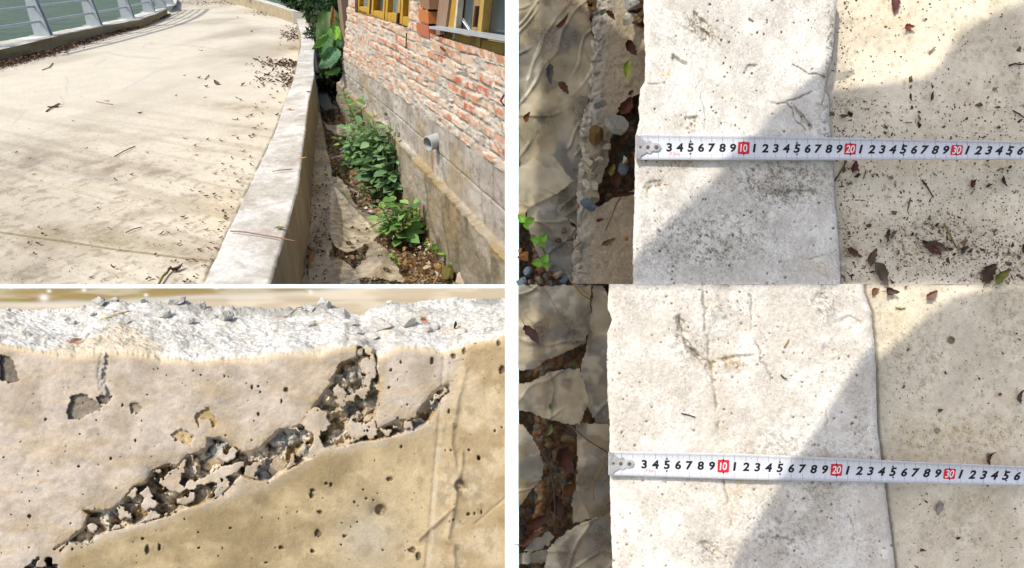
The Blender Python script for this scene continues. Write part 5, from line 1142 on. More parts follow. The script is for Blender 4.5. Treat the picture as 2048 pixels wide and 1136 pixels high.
# return wall at the corner, inner walls behind the windows
def wpx(px, py, n=0.0): s, h = wsh(W(px, py)); return float(s), float(h)
sC = wpx(697, 0)[0]
mesh_obj('side_wall', *merge([wbox(sC + .75, sC + 1.0, -.2, 1.4, -.6, -.04)]), M_brick, house, C('7a6a58'))
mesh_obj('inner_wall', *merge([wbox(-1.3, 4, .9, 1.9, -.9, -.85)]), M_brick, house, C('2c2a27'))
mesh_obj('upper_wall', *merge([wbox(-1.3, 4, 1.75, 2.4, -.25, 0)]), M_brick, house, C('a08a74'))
def recw(px, py, n): # wall-plane coordinates of a pixel measured on a plane n metres behind the face
    p = W(px, py, n); s, h = wsh(p); return float(s), float(h)
def bar(pa, pb, wpxl, n0, n1, nm, parent, colr, m=M_wood, vertical=True):
    # strip between two pixels, given width in pixels
    (xa, ya), (xb, yb) = pa, pb
    nn = n1
    if vertical: poly = [recw(xa - wpxl / 2, ya, nn), recw(xa + wpxl / 2, ya, nn), recw(xb + wpxl / 2, yb, nn), recw(xb - wpxl / 2, yb, nn)]
    else: poly = [recw(xa, ya - wpxl / 2, nn), recw(xa, ya + wpxl / 2, nn), recw(xb, yb + wpxl / 2, nn), recw(xb, yb - wpxl / 2, nn)]
    v, f = prism(poly, lambda x, y, o: WP(x, y, o), n0, n1)
    V = np.array(v); return mesh_obj(nm, V, f, m, parent, np.clip(C(colr) * 1.0, 0, 1))
def pane(poly, n, parent, colr, nm='pane'):
    pp = [recw(x, y, n) for x, y in poly]; v, f = prism(pp, lambda x, y, o: WP(x, y, o), n - .004, n); return mesh_obj(nm, np.array(v), f, M_glass, parent, C(colr))
# window one: three yellow casements
YL = 'b08a2c'
def window(nm, label=None):
    o = bpy.data.objects.new(nm, None); sc.collection.objects.link(o); o.parent = house; o['wp'] = 0; del o['wp']; return o
def sub_fix(o, par): o.parent = par; return o
wa = mesh_obj('window', *merge([wbox(wpx(826, -30)[0] - .02, wpx(712, 20)[0] + .02, .98, 1.02, -.12, -.02)]), M_wood, house, C('8b6f3a'))
wa['label'] = 'window with three yellow casements at the far end of the wall'
T1 = -26
for x0, y0, x1, y1, gl in [(714, 23, 738, 30, '7d8688'), (742, 31, 768, 39, '2b2d2a'), (770, 40, 798, 48, '6f7a7a'), (800, 48, 819, 54, '5d6a6e')]:
    ht = (y1 - y0)
    top_l = (x0 + (.055) * (y0 - T1), T1); top_r = (x1 + .055 * (y1 - T1), T1)
    bh = 12 if x0 < 760 else 17
    pane([(x0 + 2, y0 - bh), (x1 - 2, y1 - bh - (0)), (top_r[0] - 2, T1), (top_l[0] + 2, T1)], -.045, wa, gl)
    pl = [recw(x0, y0 - bh, -.02), recw(x0, y0, -.02), recw(x1, y1, -.02), recw(x1, y1 - bh, -.02)]
    v, f = prism(pl, lambda x, y, o: WP(x, y, o), -.05, -.02); mesh_obj('bottom_rail', np.array(v), f, M_wood, wa, C(YL))
    for xx, yy in ((x0 + 1.8, y0), (x1 - 1.8, y1)):
        bar((xx, yy), (xx + .055 * (yy - T1), T1), 4.2 if x0 > 760 else 3.4, -.05, -.018, 'stile', wa, YL)
for xx, yy in ((740, 30), (769, 39), (799, 48)):
    bar((xx, yy), (xx + .055 * (yy - T1), T1), 1.2, -.06, -.022, 'gap_strip', wa, '33271a')
bar((793, 47), (794.5, 26), 2.4, -.02, -.008, 'handle', wa, '3a2a22', M_iron)
# window two: weathered jamb, two big panes
wb = mesh_obj('window', *merge([wbox(wpx(1040, 60)[0] - .1, wpx(858, 40)[0] + .02, .985, 1.025, -.15, -.03)]), M_wood, house, C('8b6f3a'))
wb['label'] = 'large window with dark panes, grey jamb and metal sill strip'
def leanbar(x, w_, yb, col_, n0=-.06, n1=-.03, nm='stile'): return bar((x, yb), (x + (.13 if x < 900 else .10) * (yb + 30) * 1.0, -30), w_, n0, n1, nm, wb, col_)
leanbar(879, 20, 70, '8d7360', -.08, -.02, 'jamb'); leanbar(892, 4, 74, '3a2a1c', -.08, -.05, 'gap_strip')
leanbar(899, 11, 76, 'a8822c'); leanbar(907, 3.5, 78, 'c0b9a8', -.05, -.026, 'putty_line')
leanbar(945, 12, 92, '8f7546'); leanbar(955, 8, 95, 'a58b4a', -.055, -.024)
leanbar(1012, 12, 110, 'a07f34')
pane([(905, 56), (940, 64), (953, -30), (920, -30)], -.055, wb, '3e474b'); pane([(959, 64), (1022, 78), (1030, -30), (970, -30)], -.055, wb, '31393d')
for q in ([(886, 62), (888, 73), (942, 91), (940, 76)], [(950, 78), (951, 93), (1020, 114), (1020, 90)]):
    pl = [recw(x, y, -.03) for x, y in q][::-1]; v, f = prism(pl, lambda x, y, o: WP(x, y, o), -.06, -.03); mesh_obj('bottom_rail', np.array(v), f, M_wood, wb, C('a3883f'))
v, f = prism([recw(x, y, .03) for x, y in [(858, 52.5), (858, 57), (1040, 88), (1040, 82)]][::-1], lambda x, y, o: WP(x, y, o), -.03, .03)
mesh_obj('sill_strip', np.array(v), f, M_steel, wb, None)
bar((946, 54), (951, 12), 3.2, -.03, -.012, 'handle', wb, '3a2a22', M_iron)
V, Fc = tube([W(914, 26, -.052), W(938, 60, -.052)], .0022, 5); mesh_obj('white_scratch', V, Fc, M_white, wb)
V, Fc = tube([W(917, 24, -.052), W(941, 60, -.052)], .0010, 5); mesh_obj('white_scratch', V, Fc, M_white, wb)
# brick pier between the windows: rough reveal bricks
pr = [(846, 2, 864, 36, '8a6a50'), (842, 22, 862, 38, 'b06f3e'), (838, 42, 862, 62, 'a8654a')]
for i, (x0, y0, x1, y1, hx) in enumerate(pr):
    sa, ha = wpx(x1, (y0 + y1) / 2); sb, hb_ = wpx(x0, (y0 + y1) / 2)
    v, f = wbox(sa, sb, 1.03 + .062 * (2 - i), 1.03 + .062 * (2 - i) + .05, -.08, .012)
    mesh_obj('pier_brick', np.array(v), f, M_brick, house, C(hx))
# drain pipe
pc = W(874, 281); pe = pc + WN * .085 + np.array([0, 0, -.012]) - WD * .0
ax = WN - WD * .45 + np.array([0, 0, -.10]); ax /= np.linalg.norm(ax); e1 = np.cross(ax, [0, 0, 1]); e1 /= np.linalg.norm(e1); e2 = np.cross(e1, ax)
V = []; Fc = []; rr = [(-.02, .036), (.06, .036), (.06, .031), (-.02, .031)]; N = 36
for t, r in rr:
    for k in range(N): V.append(pc + ax * t + r * (e1 * math.cos(2 * math.pi * k / N) + e2 * math.sin(2 * math.pi * k / N)))
for a in range(3):
    for k in range(N): Fc.append([a * N + k, a * N + (k + 1) % N, (a + 1) * N + (k + 1) % N, (a + 1) * N + k])
mesh_obj('drain_pipe', V, Fc, M_pvc, house, None)
mesh_obj('iron_nail', *tube([W(813, 66, .01), W(812.5, 80, .012), W(812, 96, .008)], .0035, 5), M_iron, house)
mesh_obj('iron_nail', *tube([W(881, 94, .005), W(890, 101, .03)], .004, 5), M_iron, house)
mesh_obj('iron_nail', *tube([W(1008, 190, .01), W(1001, 202, .03), W(1009, 212, .012)], .004, 5), M_iron, house)

# railing -------------------------------------------------------------------
rail = empty('lake_railing', G(170, 55, .18), 'grey metal railing with tapered plate posts along the lake', 'railing')
posts = [(-52, 97), (88, 71.5), (190, 51), (256.5, 36.5), (299, 24), (323, 15), (338, 8)]
pb = [G(x, y, .18) for x, y in posts]
lat = []
for i, p in enumerate(pb):
    a = pb[max(i - 1, 0)]; b = pb[min(i + 1, len(pb) - 1)]; t = b - a; t[2] = 0; t /= np.linalg.norm(t); nrm = np.array([t[1], -t[0], 0]); lat.append((t, nrm))
    for sg in (-1, 1):
        tt = t * sg * .045
        # plate profile across the railing, curving lakewards to the top
        prof = [(-.13, 0), (.13, 0), (.09, .35), (.03, .7), (-.02, 1.5), (-.07, 1.52), (-.10, .7), (-.12, .35)]
        V = [p + nrm * u + tt + t * .006 * s2 + np.array([0, 0, h]) for s2 in (-1, 1) for u, h in prof]; n_ = len(prof)
        Fc = [list(range(n_)), list(range(2 * n_ - 1, n_ - 1, -1))] + [[k, n_ + k, n_ + (k + 1) % n_, (k + 1) % n_] for k in range(n_)]
        mesh_obj('post', V, Fc, M_steel, rail, None)
    V = [p + nrm * u + t * w_ + np.array([0, 0, h]) for h in (.0, .012) for u, w_ in ((-.2, -.08), (.19, -.08), (.19, .08), (-.2, .08))]
    mesh_obj('foot_plate', V, [[0, 3, 2, 1], [4, 5, 6, 7], [0, 1, 5, 4], [1, 2, 6, 5], [2, 3, 7, 6], [3, 0, 4, 7]], M_steel, rail, None)
for h, r, off in ((.235, .02, .03), (.47, .02, .0), (.82, .02, -.03), (1.12, .02, -.05), (1.46, .055, -.06)):
    ctrl = np.array([p + lat[i][1] * off + [0, 0, h] for i, p in enumerate(pb)])
    mesh_obj('rail', *tube(resamp(ctrl, 30), r, 10), M_steel, rail, None, True)
# concrete block at the railing's far end
v, f = prism([(330, 14), (352, 10), (354, -4), (332, -2)], lambda x, y, o: G(x, y, o), 0, .16); 
bo = mesh_obj('end_block', v, f, M_kerb, None, C('b9b5ac')); tag(bo, 'pale concrete block at the far end of the railing kerb', 'block')

# plants ---------------------------------------------------------------------
def foliage(pts_n, size, rnd, hexs, normal_up=.5, ovate=True, wd=.5):
    V = []; Fc = []; K = []
    base = np.array([[0, 0, 0], [.3, -wd * .5, .05], [.65, -wd * .42, .03], [1, 0, -.1], [.65, wd * .42, .03], [.3, wd * .5, .05], [.35, 0, -.03], [.7, 0, -.05]])
    fb = [[0, 1, 6], [1, 2, 7, 6], [2, 3, 7], [0, 6, 5], [6, 7, 4, 5], [7, 3, 4]]
    for p, dr, sz in pts_n:
        dr = np.array(dr) / (np.linalg.norm(dr) + 1e-9); up = np.array([rnd.gauss(0, .4), rnd.gauss(0, .4), 1.0]) ; ey = np.cross(up, dr); ey /= np.linalg.norm(ey) + 1e-9; ez = np.cross(dr, ey)
        i = len(V); V.extend(place(base, np.array(p), dr, ey, ez, sz)); Fc += [[a + i for a in q] for q in fb]
        K += [C(hexs[rnd.randrange(len(hexs))]) * rnd.uniform(.7, 1.25)] * 8
    return np.array(V), Fc, np.array(K)
def weed(px, py, z, hgt, nst, nlf, lsz, hexs, label, spread=.12, seed=0, name='weed', lean=(0, 0)):
    spread *= 1.3; rnd = random.Random(seed); b = G(px, py, z); root = empty(name, b, label, 'plant'); ST_ = []; L = []
    for k in range(nst):
        an = rnd.uniform(0, 6.28); rr_ = spread * rnd.uniform(.2, 1); h = hgt * rnd.uniform(.65, 1.05)
        tp = b + np.array([rr_ * math.cos(an) + lean[0] * h, rr_ * math.sin(an) + lean[1] * h, h]); mid = b * .5 + tp * .5 + np.array([-.1 * rr_, 0, .05 * h])
        pts = [b + np.array([rnd.uniform(-.015, .015), rnd.uniform(-.015, .015), -.02]), mid, tp]; ST_.append(tube(pts, [.005, .004, .002], 5))
        for j in range(nlf):
            t = .2 + .8 * (j / nlf); p = (1 - t) * pts[0] + t * pts[2] if t > .5 else (1 - 2 * t) * pts[0] + 2 * t * mid
            p = (pts[0] * (1 - t) ** 2 + 2 * mid * t * (1 - t) + pts[2] * t * t)
            a = j * 2.4 + rnd.uniform(-.4, .4) + k; el = rnd.uniform(-.25, .5) * (1.2 if t > .9 else 1)
            sz = lsz * (1.15 - .6 * t) * rnd.uniform(.7, 1.2); d_ = np.array([math.cos(a), math.sin(a), el])
            L.append((p + d_ * sz * .22, d_, sz)); ST_.append(tube([p, p + d_ * sz * .3], [.0016, .001], 4, False))
    v, f, k = foliage(L, 1, rnd, hexs, wd=.62); mesh_obj('leaves', v, f, M_green, root, k, True)
    v, f = merge(ST_); mesh_obj('stem', v, f, M_green, root, C('6d8040'), True)
GD = ['678a58', '74986a', '557646', '82a270']; GY = ['7fa53a', '6f9a35', '8fb24a']; GM = ['76a052', '68924c', '86ac5e']
weed(770, 385, -.05, .46, 9, 15, .12, GD, 'tall bushy dark green weed in the middle of the gully', .16, 11)
weed(738, 350, -.05, .42, 8, 14, .115, GD, 'dark green weed left of the tallest one in the gully', .14, 12)
weed(788, 402, -.03, .50, 8, 13, .11, GD, 'dark green weed against the block wall behind the tallest one', .13, 13)
weed(742, 300, -.03, .50, 8, 15, .11, GM, 'feathery light green weed under the round hole in the wall', .14, 14)
weed(724, 252, -.03, .36, 6, 14, .08, GM + GY, 'small feathery weed at the back of the gully', .12, 15)
weed(790, 372, -.02, .52, 6, 12, .10, GD, 'dark green weed leaning on the block wall below the drain pipe', .14, 19)
weed(708, 330, -.05, .26, 6, 12, .08, GM, 'loose light green weed on the gravel side of the tall bushy one', .14, 21)
weed(780, 330, -.03, .46, 7, 14, .10, GM, 'tall loose light green weed in front of the round hole', .2, 22)
weed(765, 400, -.06, .16, 6, 9, .07, ['2f4a26', '3a5a2c'], 'low dark undergrowth below the tallest weed', .16, 16)
weed(805, 490, -.05, .26, 6, 9, .115, GM, 'medium green weed in front of the wall near the plastic sheet', .10, 17)
weed(832, 468, -.04, .20, 5, 8, .06, GY, 'yellow green clover like weed right of the medium green one', .09, 18)
weed(858, 470, -.03, .12, 3, 5, .04, GY, 'small yellow green seedling at the foot of the wall', .05, 19)
for i, (x, y, hh, lb) in enumerate([(862, 500, .06, 'tiny bright seedling at the wall foot, highest of four'), (893, 520, .07, 'tiny bright seedling right of the orange stone'), (915, 540, .06, 'tiny bright seedling above the mossy rock'), (930, 556, .06, 'tiny bright seedling lowest of four at the wall foot'), (792, 522, .05, 'little pale seedling on the bare soil')]):
    weed(x, y, .0, hh, 2, 4, .042, GY, lb, .03, 40 + i, 'seedling')
for i, (x, y, lb) in enumerate([(667, 350, 'small weed sprouting at the ledge edge, upper one'), (684, 400, 'small weed sprouting beside the grey gravel'), (696, 425, 'small weed just above the plastic sheet')]):
    weed(x, y, -.03, .08, 3, 5, .04, GM, lb, .06, 50 + i, 'seedling')
weed(697, 218, -.03, .12, 3, 7, .06, GM, 'small weed at the house corner beside the dry leaf heap', .05, 60)
# big-leaved taro at the end of the gully
taro = empty('taro_plant', G(660, 190, -.1), 'large leaved taro plant between kerb and house corner', 'plant')
for i, (bx, by, tx, ty, Wd, dpt, hx, roll) in enumerate([(664, 27, 640, 118, 23, 6.5, '425c2a', .25), (668, 60, 648, 112, 10, 6.3, '4a7434', -.2), (655, 75, 622, 103, 8, 6.2, '5f8a36', .5), (676, 40, 712, 30, 16, 6.8, '5a8a4e', .2), (680, 60, 690, 100, 17, 6.9, '3c5f38', -.3), (672, 105, 638, 142, 15, 6.0, '557a5a', .3), (660, 85, 645, 120, 12, 6.1, '3f6434', -.4), (678, 140, 648, 152, 7, 6.0, '4b7a34', .2), (667, 20, 663, 62, 4.5, 6.3, '7a5a26', 0), (700, 8, 716, -20, 7, 6.3, '5c9a3a', .3), (690, 5, 700, -22, 7, 6.4, '5c9a3a', -.2), (672, 62, 678, 84, 8, 6.1, '6f9a34', .1)]):
    a = O + ray(bx, by) * dpt; b = O + ray(tx, ty) * (dpt - .25); L = np.linalg.norm(b - a); ex = (b - a) / L; ez = BK * math.cos(roll) + RT * math.sin(roll) * 1.0 + UP * .4; ez = ez - ex * (ez @ ex); ez /= np.linalg.norm(ez); ey = np.cross(ez, ex)
    V, Fc = leaf_mesh(1, Wd * dpt / F / L, .25, .22, 16, 9, .7, .05, i, .0)
    V[:, 2] += .02 * np.sin(V[:, 0] * 38 - np.abs(V[:, 1]) * 26)
    P = place(V, a, ex, ey, ez, L); cc = np.ones((len(P), 3)) * C(hx); vein = (np.abs(V[:, 1]) < .006) | (np.sin(V[:, 0] * 38 - np.abs(V[:, 1]) * 26) > .93)
    cc[vein] = C(hx) * 1.5; mesh_obj('leaf', P, Fc, M_green, taro, cc, True)
    mesh_obj('stalk', *tube([a, a * .6 + G(668, 185, -.1) * .4 + [0, 0, .1], G(668, 185, -.1)], [.008, .010, .014], 6), M_twig, taro, C('4f6a35'), True)
# shrubs closing the view behind the kerbs and the house corner
def shrub(cx, cy, dpt, rx, ry, rz, n, sz, hexs, label, seed, trunk=True):
    rnd = random.Random(seed); c0 = O + ray(cx, cy) * dpt; gr = np.array([c0[0], c0[1], -.4]); root = empty('shrub', gr, label, 'shrub'); L = []
    cl = [(np.array([rnd.gauss(0, .5) * rx, rnd.gauss(0, .5) * ry, rnd.gauss(0, .5) * rz]), rnd.uniform(.5, 1)) for _ in range(26)]
    for _ in range(n):
        q, w_ = cl[rnd.randrange(26)]; v = np.array([rnd.gauss(0, 1), rnd.gauss(0, 1), rnd.gauss(0, 1)]); v /= np.linalg.norm(v); p = c0 + q + v * np.array([rx, ry, rz]) * .33 * rnd.uniform(.4, 1.05)
        d_ = v + np.array([0, 0, -.3]) + np.array([rnd.gauss(0, .5), rnd.gauss(0, .5), rnd.gauss(0, .3)]); L.append((p, d_, sz * rnd.uniform(.6, 1.3)))
    v, f, k = foliage(L, 1, rnd, hexs); mesh_obj('foliage', v, f, M_green, root, k)
    tb = [tube([gr, gr * .5 + c0 * .5 + [.1, 0, 0], c0 + q * .8], [.05, .03, .012], 6) for q, w_ in cl[:9]]
    v, f = merge(tb); mesh_obj('trunk', v, f, M_twig, root, C('4a3c30'), True)
DG = ['26401f', '2f4c25', '1f361b', '3b5a2c']
shrub(640, -8, 16.5, .55, .8, .5, 3200, .13, DG, 'leafy green shrub behind the far kerb wall, left of the hedge', 91)
shrub(662, 18, 11.5, .26, .6, .42, 2600, .10, DG, 'dark dense shrub behind the kerb gap', 92)
shrub(684, 40, 9.0, .17, .4, .6, 2600, .08, ['1c3018', '24401f', '2c4a25'], 'dark shrub in shade behind the taro at the house corner', 93)
shrub(658, 85, 9.2, .2, .3, .35, 2600, .07, DG + ['5a4a38'], 'low shrub with dead fronds beside the kerb curve', 94)
shrub(672, 160, 7.2, .15, .3, .22, 1500, .06, ['2c4a25', '1c3018', '4a3c2a'], 'low dark undergrowth at the foot of the taro', 95)
shrub(575, -24, 21.5, .95, 1.2, .45, 3000, .16, ['3f6030', '2f4c25', '4f7a38'], 'distant bright shrub beyond the far kerb wall', 96)
shrub(690, -40, 9.8, .5, .5, .6, 2600, .11, DG, 'dark tree mass above the house corner', 97)

# plastic sheets, litter and stones in the gully
def gpos(z0):
    def f(x, y, d):
        g = G(x, y, z0).copy(); g[..., 2] += d * .0022; return g
    return f
film('plastic_sheet', [(667, 374), (684, 382), (699, 398), (706, 420), (728, 442), (762, 446), (776, 456), (768, 478), (752, 490), (738, 498), (716, 520), (700, 538), (672, 522), (662, 500), (664, 440)], 0, 'c6bda9', 'e0d7c4', 901, 'large torn plastic sheet in the gully beside the mortar ledge', 44, .9, posf=gpos(-.02), jg=3)
film('plastic_sheet', [(738, 503), (752, 505), (775, 520), (785, 540), (800, 556), (812, 580), (700, 580), (714, 556), (732, 540), (737, 520)], 0, 'd3cab8', 'b3a892', 902, 'white crumpled plastic sheet at the bottom of the gully on bare soil', 40, .3, posf=gpos(.0), jg=3)
film('plastic_sheet', [(630, 540), (650, 530), (690, 536), (708, 550), (722, 572), (724, 590), (618, 590), (622, 560)], 0, '8d8678', 'b5ac98', 903, 'grey domed plastic sheet in shade beside the kerb foot', 30, 1.2, posf=gpos(-.01), jg=3)
film('plastic_sheet', [(648, 252), (660, 256), (690, 262), (712, 270), (716, 284), (700, 296), (690, 284), (672, 276), (655, 268)], 0, 'cfc7b6', 'a39a8a', 904, 'small white plastic scrap behind the tall weeds', 24, .6, posf=gpos(.02), jg=3)
film('grey_cloth', [(630, 95), (637, 100), (641, 112), (644, 150), (652, 180), (664, 205), (668, 220), (650, 226), (640, 214), (633, 190), (629, 150)], 0, '5b5e5a', '74766f', 905, 'smooth dark grey cloth strip hanging along the back of the kerb', 8, 1.5, posf=gpos(.06), jg=1.5, m=M_rub)
film('pink_tape_scrap', [(660, 317), (672, 313), (684, 311), (684, 315), (672, 320), (661, 322)], 0, '9c2450', 'b03a64', 906, 'pink plastic tape scrap beside the mortar ledge, upper one', 6, .2, posf=gpos(.05), jg=1.5, step=1)
film('red_tape_scrap', [(698, 376), (708, 380), (718, 384), (718, 388), (707, 386), (697, 381)], 0, 'a02440', 'b03a50', 907, 'red plastic tape scrap at the foot of the weeds, lower one', 6, .2, posf=gpos(.03), jg=1.5, step=1)
RG = random.Random(77)
def gstone(px, py, L, hx, label, z=-.04, flat=.65, group=None, cuts=9, sx=1.0, ang=0):
    V, Fc = rng_rock(RG, 2 if L < .06 else 4, cuts, flat); V[:, 0] *= sx
    if L >= .06: V = V * (1 + .2 * (fbm(V[:, 0] * 2 + V[:, 2], V[:, 1] * 2 - V[:, 2], int(px), 4) - .5))[:, None]
    ex = np.array([math.cos(ang), math.sin(ang), 0]); ey = np.array([-math.sin(ang), math.cos(ang), 0])
    P = place(V, G(px, py, z), ex, ey, np.array([0, 0, 1.]), L / 2); o = mesh_obj('stone', P, Fc, M_stone, None, np.ones((len(P), 3)) * C(hx)); tag(o, label, 'stone', group)
gstone(878, 532, .05, 'b98a4a', 'orange brown stone beside the mossy rock', .0)
gstone(896, 546, .085, '5c5428', 'dark mossy rock at the foot of the wall', .0, .8)
gstone(925, 556, .10, 'b0a08a', 'pale broken brick piece in the corner by the wall', .02, .6, cuts=5)
gstone(864, 548, .04, '6b5a48', 'brown pebble left of the mossy rock', -.02)
gstone(742, 423, .035, 'b9b7b0', 'pale grey pebble on the gravel above the plastic sheet', -.03)
gstone(733, 416, .03, 'cfccc4', 'whitish pebble on the gravel above the plastic sheet', -.03)
gstone(855, 535, .05, 'a39478', 'flat buff stone on the soil left of the orange one', -.02, .4)
gstone(850, 462, .035, 'a8876a', 'small buff brick chip at the wall foot', -.02)
gstone(858, 490, .04, 'a89a86', 'whitish chip at the wall foot below the brick chip', -.02)
gstone(763, 500, .05, 'b3a78c', 'buff chip between the two plastic sheets', -.02, .4)
for k, (xa, ya, xb, yb, rr_, lb) in enumerate([(610, 487, 627, 502, .014, 'short brown stick in shade at the end of the ledge, thin one'), (624, 506, 617, 532, .022, 'thick brown bamboo stub in shade beside the ledge'), (866, 570, 882, 540, .008, 'grey bent stick near the mossy rock')]):
    V, Fc = tube([G(xa, ya, .05), G((xa + xb) / 2 + 1, (ya + yb) / 2, .06), G(xb, yb, .05)], rr_ * .6, 8); tag(mesh_obj('stick', V, Fc, M_twig, None, C('8a6a4c'), True), lb, 'stick')
V = []; Fc = []; K = []
rs = np.random.RandomState(8)
def litter(name, n, fn, label, zf, sz, pal, seed):
    r = np.random.RandomState(seed); V = []; Fc = []; K = []
    for _ in range(n):
        x, y = fn(r); s = r.uniform(*sz); an = r.uniform(0, 6.28); t1, t2 = r.uniform(-.7, .7, 2)
        g = G(x, y, zf(x, y)) + [0, 0, s * .3]; ex = np.array([math.cos(an), math.sin(an), t1]); ey = np.array([-math.sin(an), math.cos(an), t2]) * r.uniform(.25, .6)
        i = len(V); V += [g - ex * s, g - ey * s + [0, 0, s * .2], g + ex * s, g + ey * s + [0, 0, s * .2], g - [0, 0, s * .15]]; Fc += [[i, i + 1, i + 4], [i + 1, i + 2, i + 4], [i + 2, i + 3, i + 4], [i + 3, i, i + 4]]
        K += [C(pal[r.randint(len(pal))]) * r.uniform(.6, 1.3)] * 5
    o = mesh_obj(name, V, Fc, M_leaf, None, np.array(K)); tag(o, label, 'litter', None, 'stuff')
BP = ['3a281d', '52382a', '6a4a34', '2c201a', '7a5c42']
def ridge(r):
    t = r.rand(); x = -10 + t * 350; y = np.interp(x, [p[0] for p in RB], [p[1] for p in RB]) + abs(r.normal(0, 1)) * (6 - x * .013); return x, y
litter('leaf_litter', 5200, ridge, 'dark brown leaf litter heaped along the railing kerb', lambda x, y: .005 + .03 * np.random.RandomState(int(x * 7) % 999).rand(), (.012, .035), BP, 21)
def nearkerb(r):
    c = [(568, 128, 34, 7, 300), (588, 62, 20, 9, 150), (560, 158, 40, 12, 200), (540, 25, 30, 5, 300), (470, 6, 60, 4, 300), (585, 75, 18, 5, 160), (400, 4, 60, 4, 200)]
    w_ = np.array([q[4] for q in c], float); k = r.choice(len(c), p=w_ / w_.sum()); q = c[k]
    x = q[0] + r.normal() * q[2] * .7; y = q[1] + r.normal() * q[3] * .7; lim = np.interp(y, [p[1] for p in KL][::-1], [p[0] for p in KL][::-1]) - 2
    return (min(x, lim - abs(r.normal()) * 4) if y > 38 else x), y
litter('leaf_litter', 1000, nearkerb, 'brown leaf litter collected against the long kerb and the far kerb', lambda x, y: .006, (.015, .04), BP, 22)
litter('leaf_crumbs', 1900, lambda r: ((lambda y: (r.uniform(-10, np.interp(y, [p[1] for p in KL][::-1], [p[0] for p in KL][::-1]) - 4), y))(r.uniform(0, 1) ** .8 * 530 + 40)), 'fine brown crumbs scattered over the sunny path', lambda x, y: .002, (.0015, .0055), BP + ['8a6a50'], 23)
litter('leaf_litter', 330, lambda r: ((lambda y: (r.uniform(np.interp(y, [215, 300, 420, 568], [626, 612, 603, 590]), np.interp(y, [215, 300, 420, 568], [640, 660, 670, 650])), y))(r.uniform(215, 568))), 'dark dead leaves and crumbs lying on the mortar ledge', lambda x, y: .045, (.004, .013), BP + ['8a8272'], 24)
litter('gully_rubble', 2600, lambda r: (r.uniform(650, 930), r.uniform(230, 572)), 'fine rubble, bark and dead leaves on the gully floor', lambda x, y: -.03, (.006, .020), BP + ['a39a86', '8a8272', '9a7a4c'], 25)
litter('gully_rubble', 420, lambda r: (r.uniform(606, 800), r.uniform(400, 572)), 'bark, crumbs and dead leaves strewn over the gully plastic', lambda x, y: .035, (.004, .014), BP + ['a39a86', '8a8272'], 26)
# individual dry leaves on the path
pl = []
lv, lf = leaf_mesh(1, .22, .4, .3, 7, 5, 1, .1, 1, .2); lv = lv - np.array([.5, 0, lv[:, 2].min()])
protos = []
for k, hx in enumerate(['5a3c2c', '6e4a36', '3f2c22', '86604a']):
    a = leaf_mesh(1, .16 + .04 * k, .3 + .15 * k, .3, 7, 5, 1, .12, k, .2); vv = a[0] - np.array([.5, 0, a[0][:, 2].min()])
    me = bpy.data.meshes.new('dry_leaf'); me.from_pydata(vv.tolist(), [], a[1]); at = me.color_attributes.new('Col', 'FLOAT_COLOR', 'POINT')
    for q in range(len(vv)): at.data[q].color = (*C(hx), 1)
    me.materials.append(M_leaf); protos.append(me)
spots = [(70, 241, 'a'), (83, 239, 'a')]
rl = random.Random(12)
named = [(109, 214, .16, 'dark curled leaf with a twig in the left middle of the path'), (434, 168, .16, 'reddish curved husk lying alone in the middle of the path'), (33, 305, .05, 'brown acorn like leaf at the left of the path below the curled one'), (390, 292, .07, 'dark upright leaf by the stain line near the kerb'), (486, 302, .08, 'olive brown leaf near the kerb edge at mid height'), (382, 380, .06, 'green leaf lying alone in the lower right of the path'), (476, 364, .07, 'yellow green leaf next to the kerb edge'), (435, 500, .07, 'dark leaf pressed against the kerb at the joint end'), (400, 498, .06, 'brown leaf just above the end of the joint line'), (424, 520, .05, 'rust brown leaf at the very end of the joint line'), (354, 541, .13, 'ribbed pale brown leaf near the bottom edge of the path'), (367, 435, .07, 'leaf pair of dark brown scraps left of the kerb'), (323, 467, .07, 'reddish split leaf scrap above the joint line'), (218, 457, .05, 'small red v shaped scrap in the middle of the lower path'), (86, 469, .06, 'dark crumpled leaf on the left of the joint line'), (77, 489, .06, 'grey brown flat leaf just below the joint line on the left'), (68, 507, .06, 'black brown leaf at the lower left of the path'), (68, 349, .05, 'dark slanted leaf at the left of the path'), (452, 434, .06, 'round brown leaf close to the kerb'), (413, 460, .05, 'dark brown leaf left of the round one'), (440, 279, .06, 'orange fragment near the stain line on the right'), (475, 35, .1, 'broad leaf lying far back on the path')]
def drop(px, py, L, label, group, k):
    o = bpy.data.objects.new('dry_leaf', protos[k % 4]); sc.collection.objects.link(o); g = G(px, py, .004); o.location = g
    o.rotation_euler = (rl.uniform(-.25, .25), rl.uniform(-.25, .25), rl.uniform(0, 6.28)); o.scale = (L, L, L); tag(o, label, 'leaf', group)
for i, (x, y, L, lb) in enumerate(named): drop(x, y, L * (.55 if y > 250 else .8), lb, None, i)
n = 0
while n < 150:
    y = 45 + rl.random() ** .7 * 525; lim = float(np.interp(y, [p[1] for p in KL][::-1], [p[0] for p in KL][::-1]))
    x = lim - 6 - abs(rl.gauss(0, 1)) * 60 if rl.random() < .72 else rl.uniform(5, lim - 8)
    lo = float(np.interp(x, [p[0] for p in RB], [p[1] for p in RB])) + 8
    if x < 5 or y < lo: continue
    zone0 = 'near the kerb wall' if x > lim - 90 else ('on the far stretch of the path' if y < 200 else 'on the open middle of the path')
    drop(x, y, rl.uniform(4.5, 10) / F * float(np.linalg.norm(G(x, y, 0) - O)) * (.8 if y < 150 else 1), 'small %s dry leaf %s' % (('brown', 'reddish brown', 'blackish', 'tan')[n % 4], zone0), '%s dry leaves %s' % (('brown', 'reddish brown', 'blackish', 'tan')[n % 4], zone0), n); n += 1
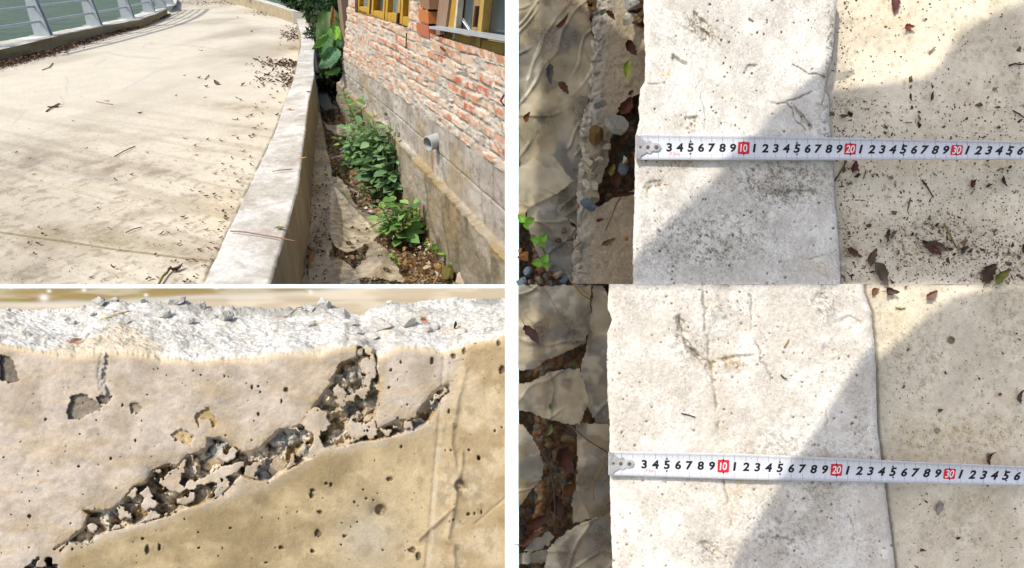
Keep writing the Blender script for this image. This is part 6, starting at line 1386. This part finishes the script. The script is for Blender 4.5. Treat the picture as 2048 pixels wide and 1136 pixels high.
def gtwig(pts, r, hx, label, z=.006, name='twig'):
    V, Fc = tube([G(x, y, z + (.004 if i % 2 else 0)) for i, (x, y) in enumerate(pts)], r, 6); tag(mesh_obj(name, V, Fc, M_twig, None, C(hx), True), label, 'twig')
gtwig([(461, 462), (490, 464), (520, 469), (550, 474), (589, 482)], .003, '8d6a60', 'long thin reddish twig lying across the near end of the kerb top', .362)
gtwig([(545, 343), (560, 340), (585, 338)], .0022, '9a6a48', 'short bent twig on the kerb top above the long reddish one', .362)
gtwig([(318, 567), (326, 552), (334, 545), (341, 534)], .006, '7a6a3a', 'olive brown stick at the bottom edge of the path', .012)
gtwig([(229, 313), (248, 302), (270, 292)], .004, '6a5444', 'straight brown twig in the middle of the path')
gtwig([(92, 223), (104, 214), (118, 207)], .006, '5a3f2c', 'bent dark twig on the left middle of the path')
gtwig([(84, 140), (98, 135), (106, 126)], .006, '5f5034', 'curved twig near the railing shadows')
gtwig([(252, 465), (266, 458), (283, 454)], .003, '6d5d4a', 'thin twig above the joint line in the middle of the path')
gtwig([(192, 203), (210, 206), (226, 209)], .003, '8a6a50', 'hair thin twig in the upper middle of the path')
gtwig([(410, 159), (414, 154), (418, 150)], .005, '4f3a2c', 'short upright twig left of the reddish husk')
for x, y, hx, lb in [(597, 317, 'c08a3a', 'orange yellow leaf on the kerb top'), (575, 219, 'c09040', 'small yellow leaf on the far kerb top'), (613, 184, '5a5a30', 'olive leaf on the kerb top near the curve'), (549, 457, '7d7a4a', 'tiny olive leaf on the kerb top above the reddish twig')]:
    V, Fc = leaf_mesh(1, .22, .3, .3, 7, 5, 1, .1, x, .1); P = place(V, G(x, y, .358), np.array([1., .2, 0]), np.array([-.2, 1, 0]), np.array([0, 0, 1.]), .045); tag(mesh_obj('dry_leaf', P, Fc, M_leaf, None, C(hx), True), lb, 'leaf')
for x, y, hx, lb in [(632, 372, 'b8902a', 'yellow leaf on the shaded mortar ledge'), (650, 349, '6a8a3a', 'small green leaf on the shaded mortar ledge'), (695, 485, '4f3526', 'brown leaf lying on the large plastic sheet'), (758, 512, '5a3a28', 'brown leaf on the white crumpled plastic sheet'), (700, 512, '7a5a40', 'brown leaf near the lower edge of the large plastic sheet'), (768, 536, '4a4030', 'dark leaf on the lower part of the white plastic sheet')]:
    V, Fc = leaf_mesh(1, .22, .3, .3, 7, 5, 1, .1, x, .1); P = place(V, G(x, y, .06), np.array([.5, -.85, 0]), np.array([.85, .5, 0]), np.array([0, 0, 1.]), .06); tag(mesh_obj('dry_leaf', P, Fc, M_leaf, None, C(hx), True), lb, 'leaf')
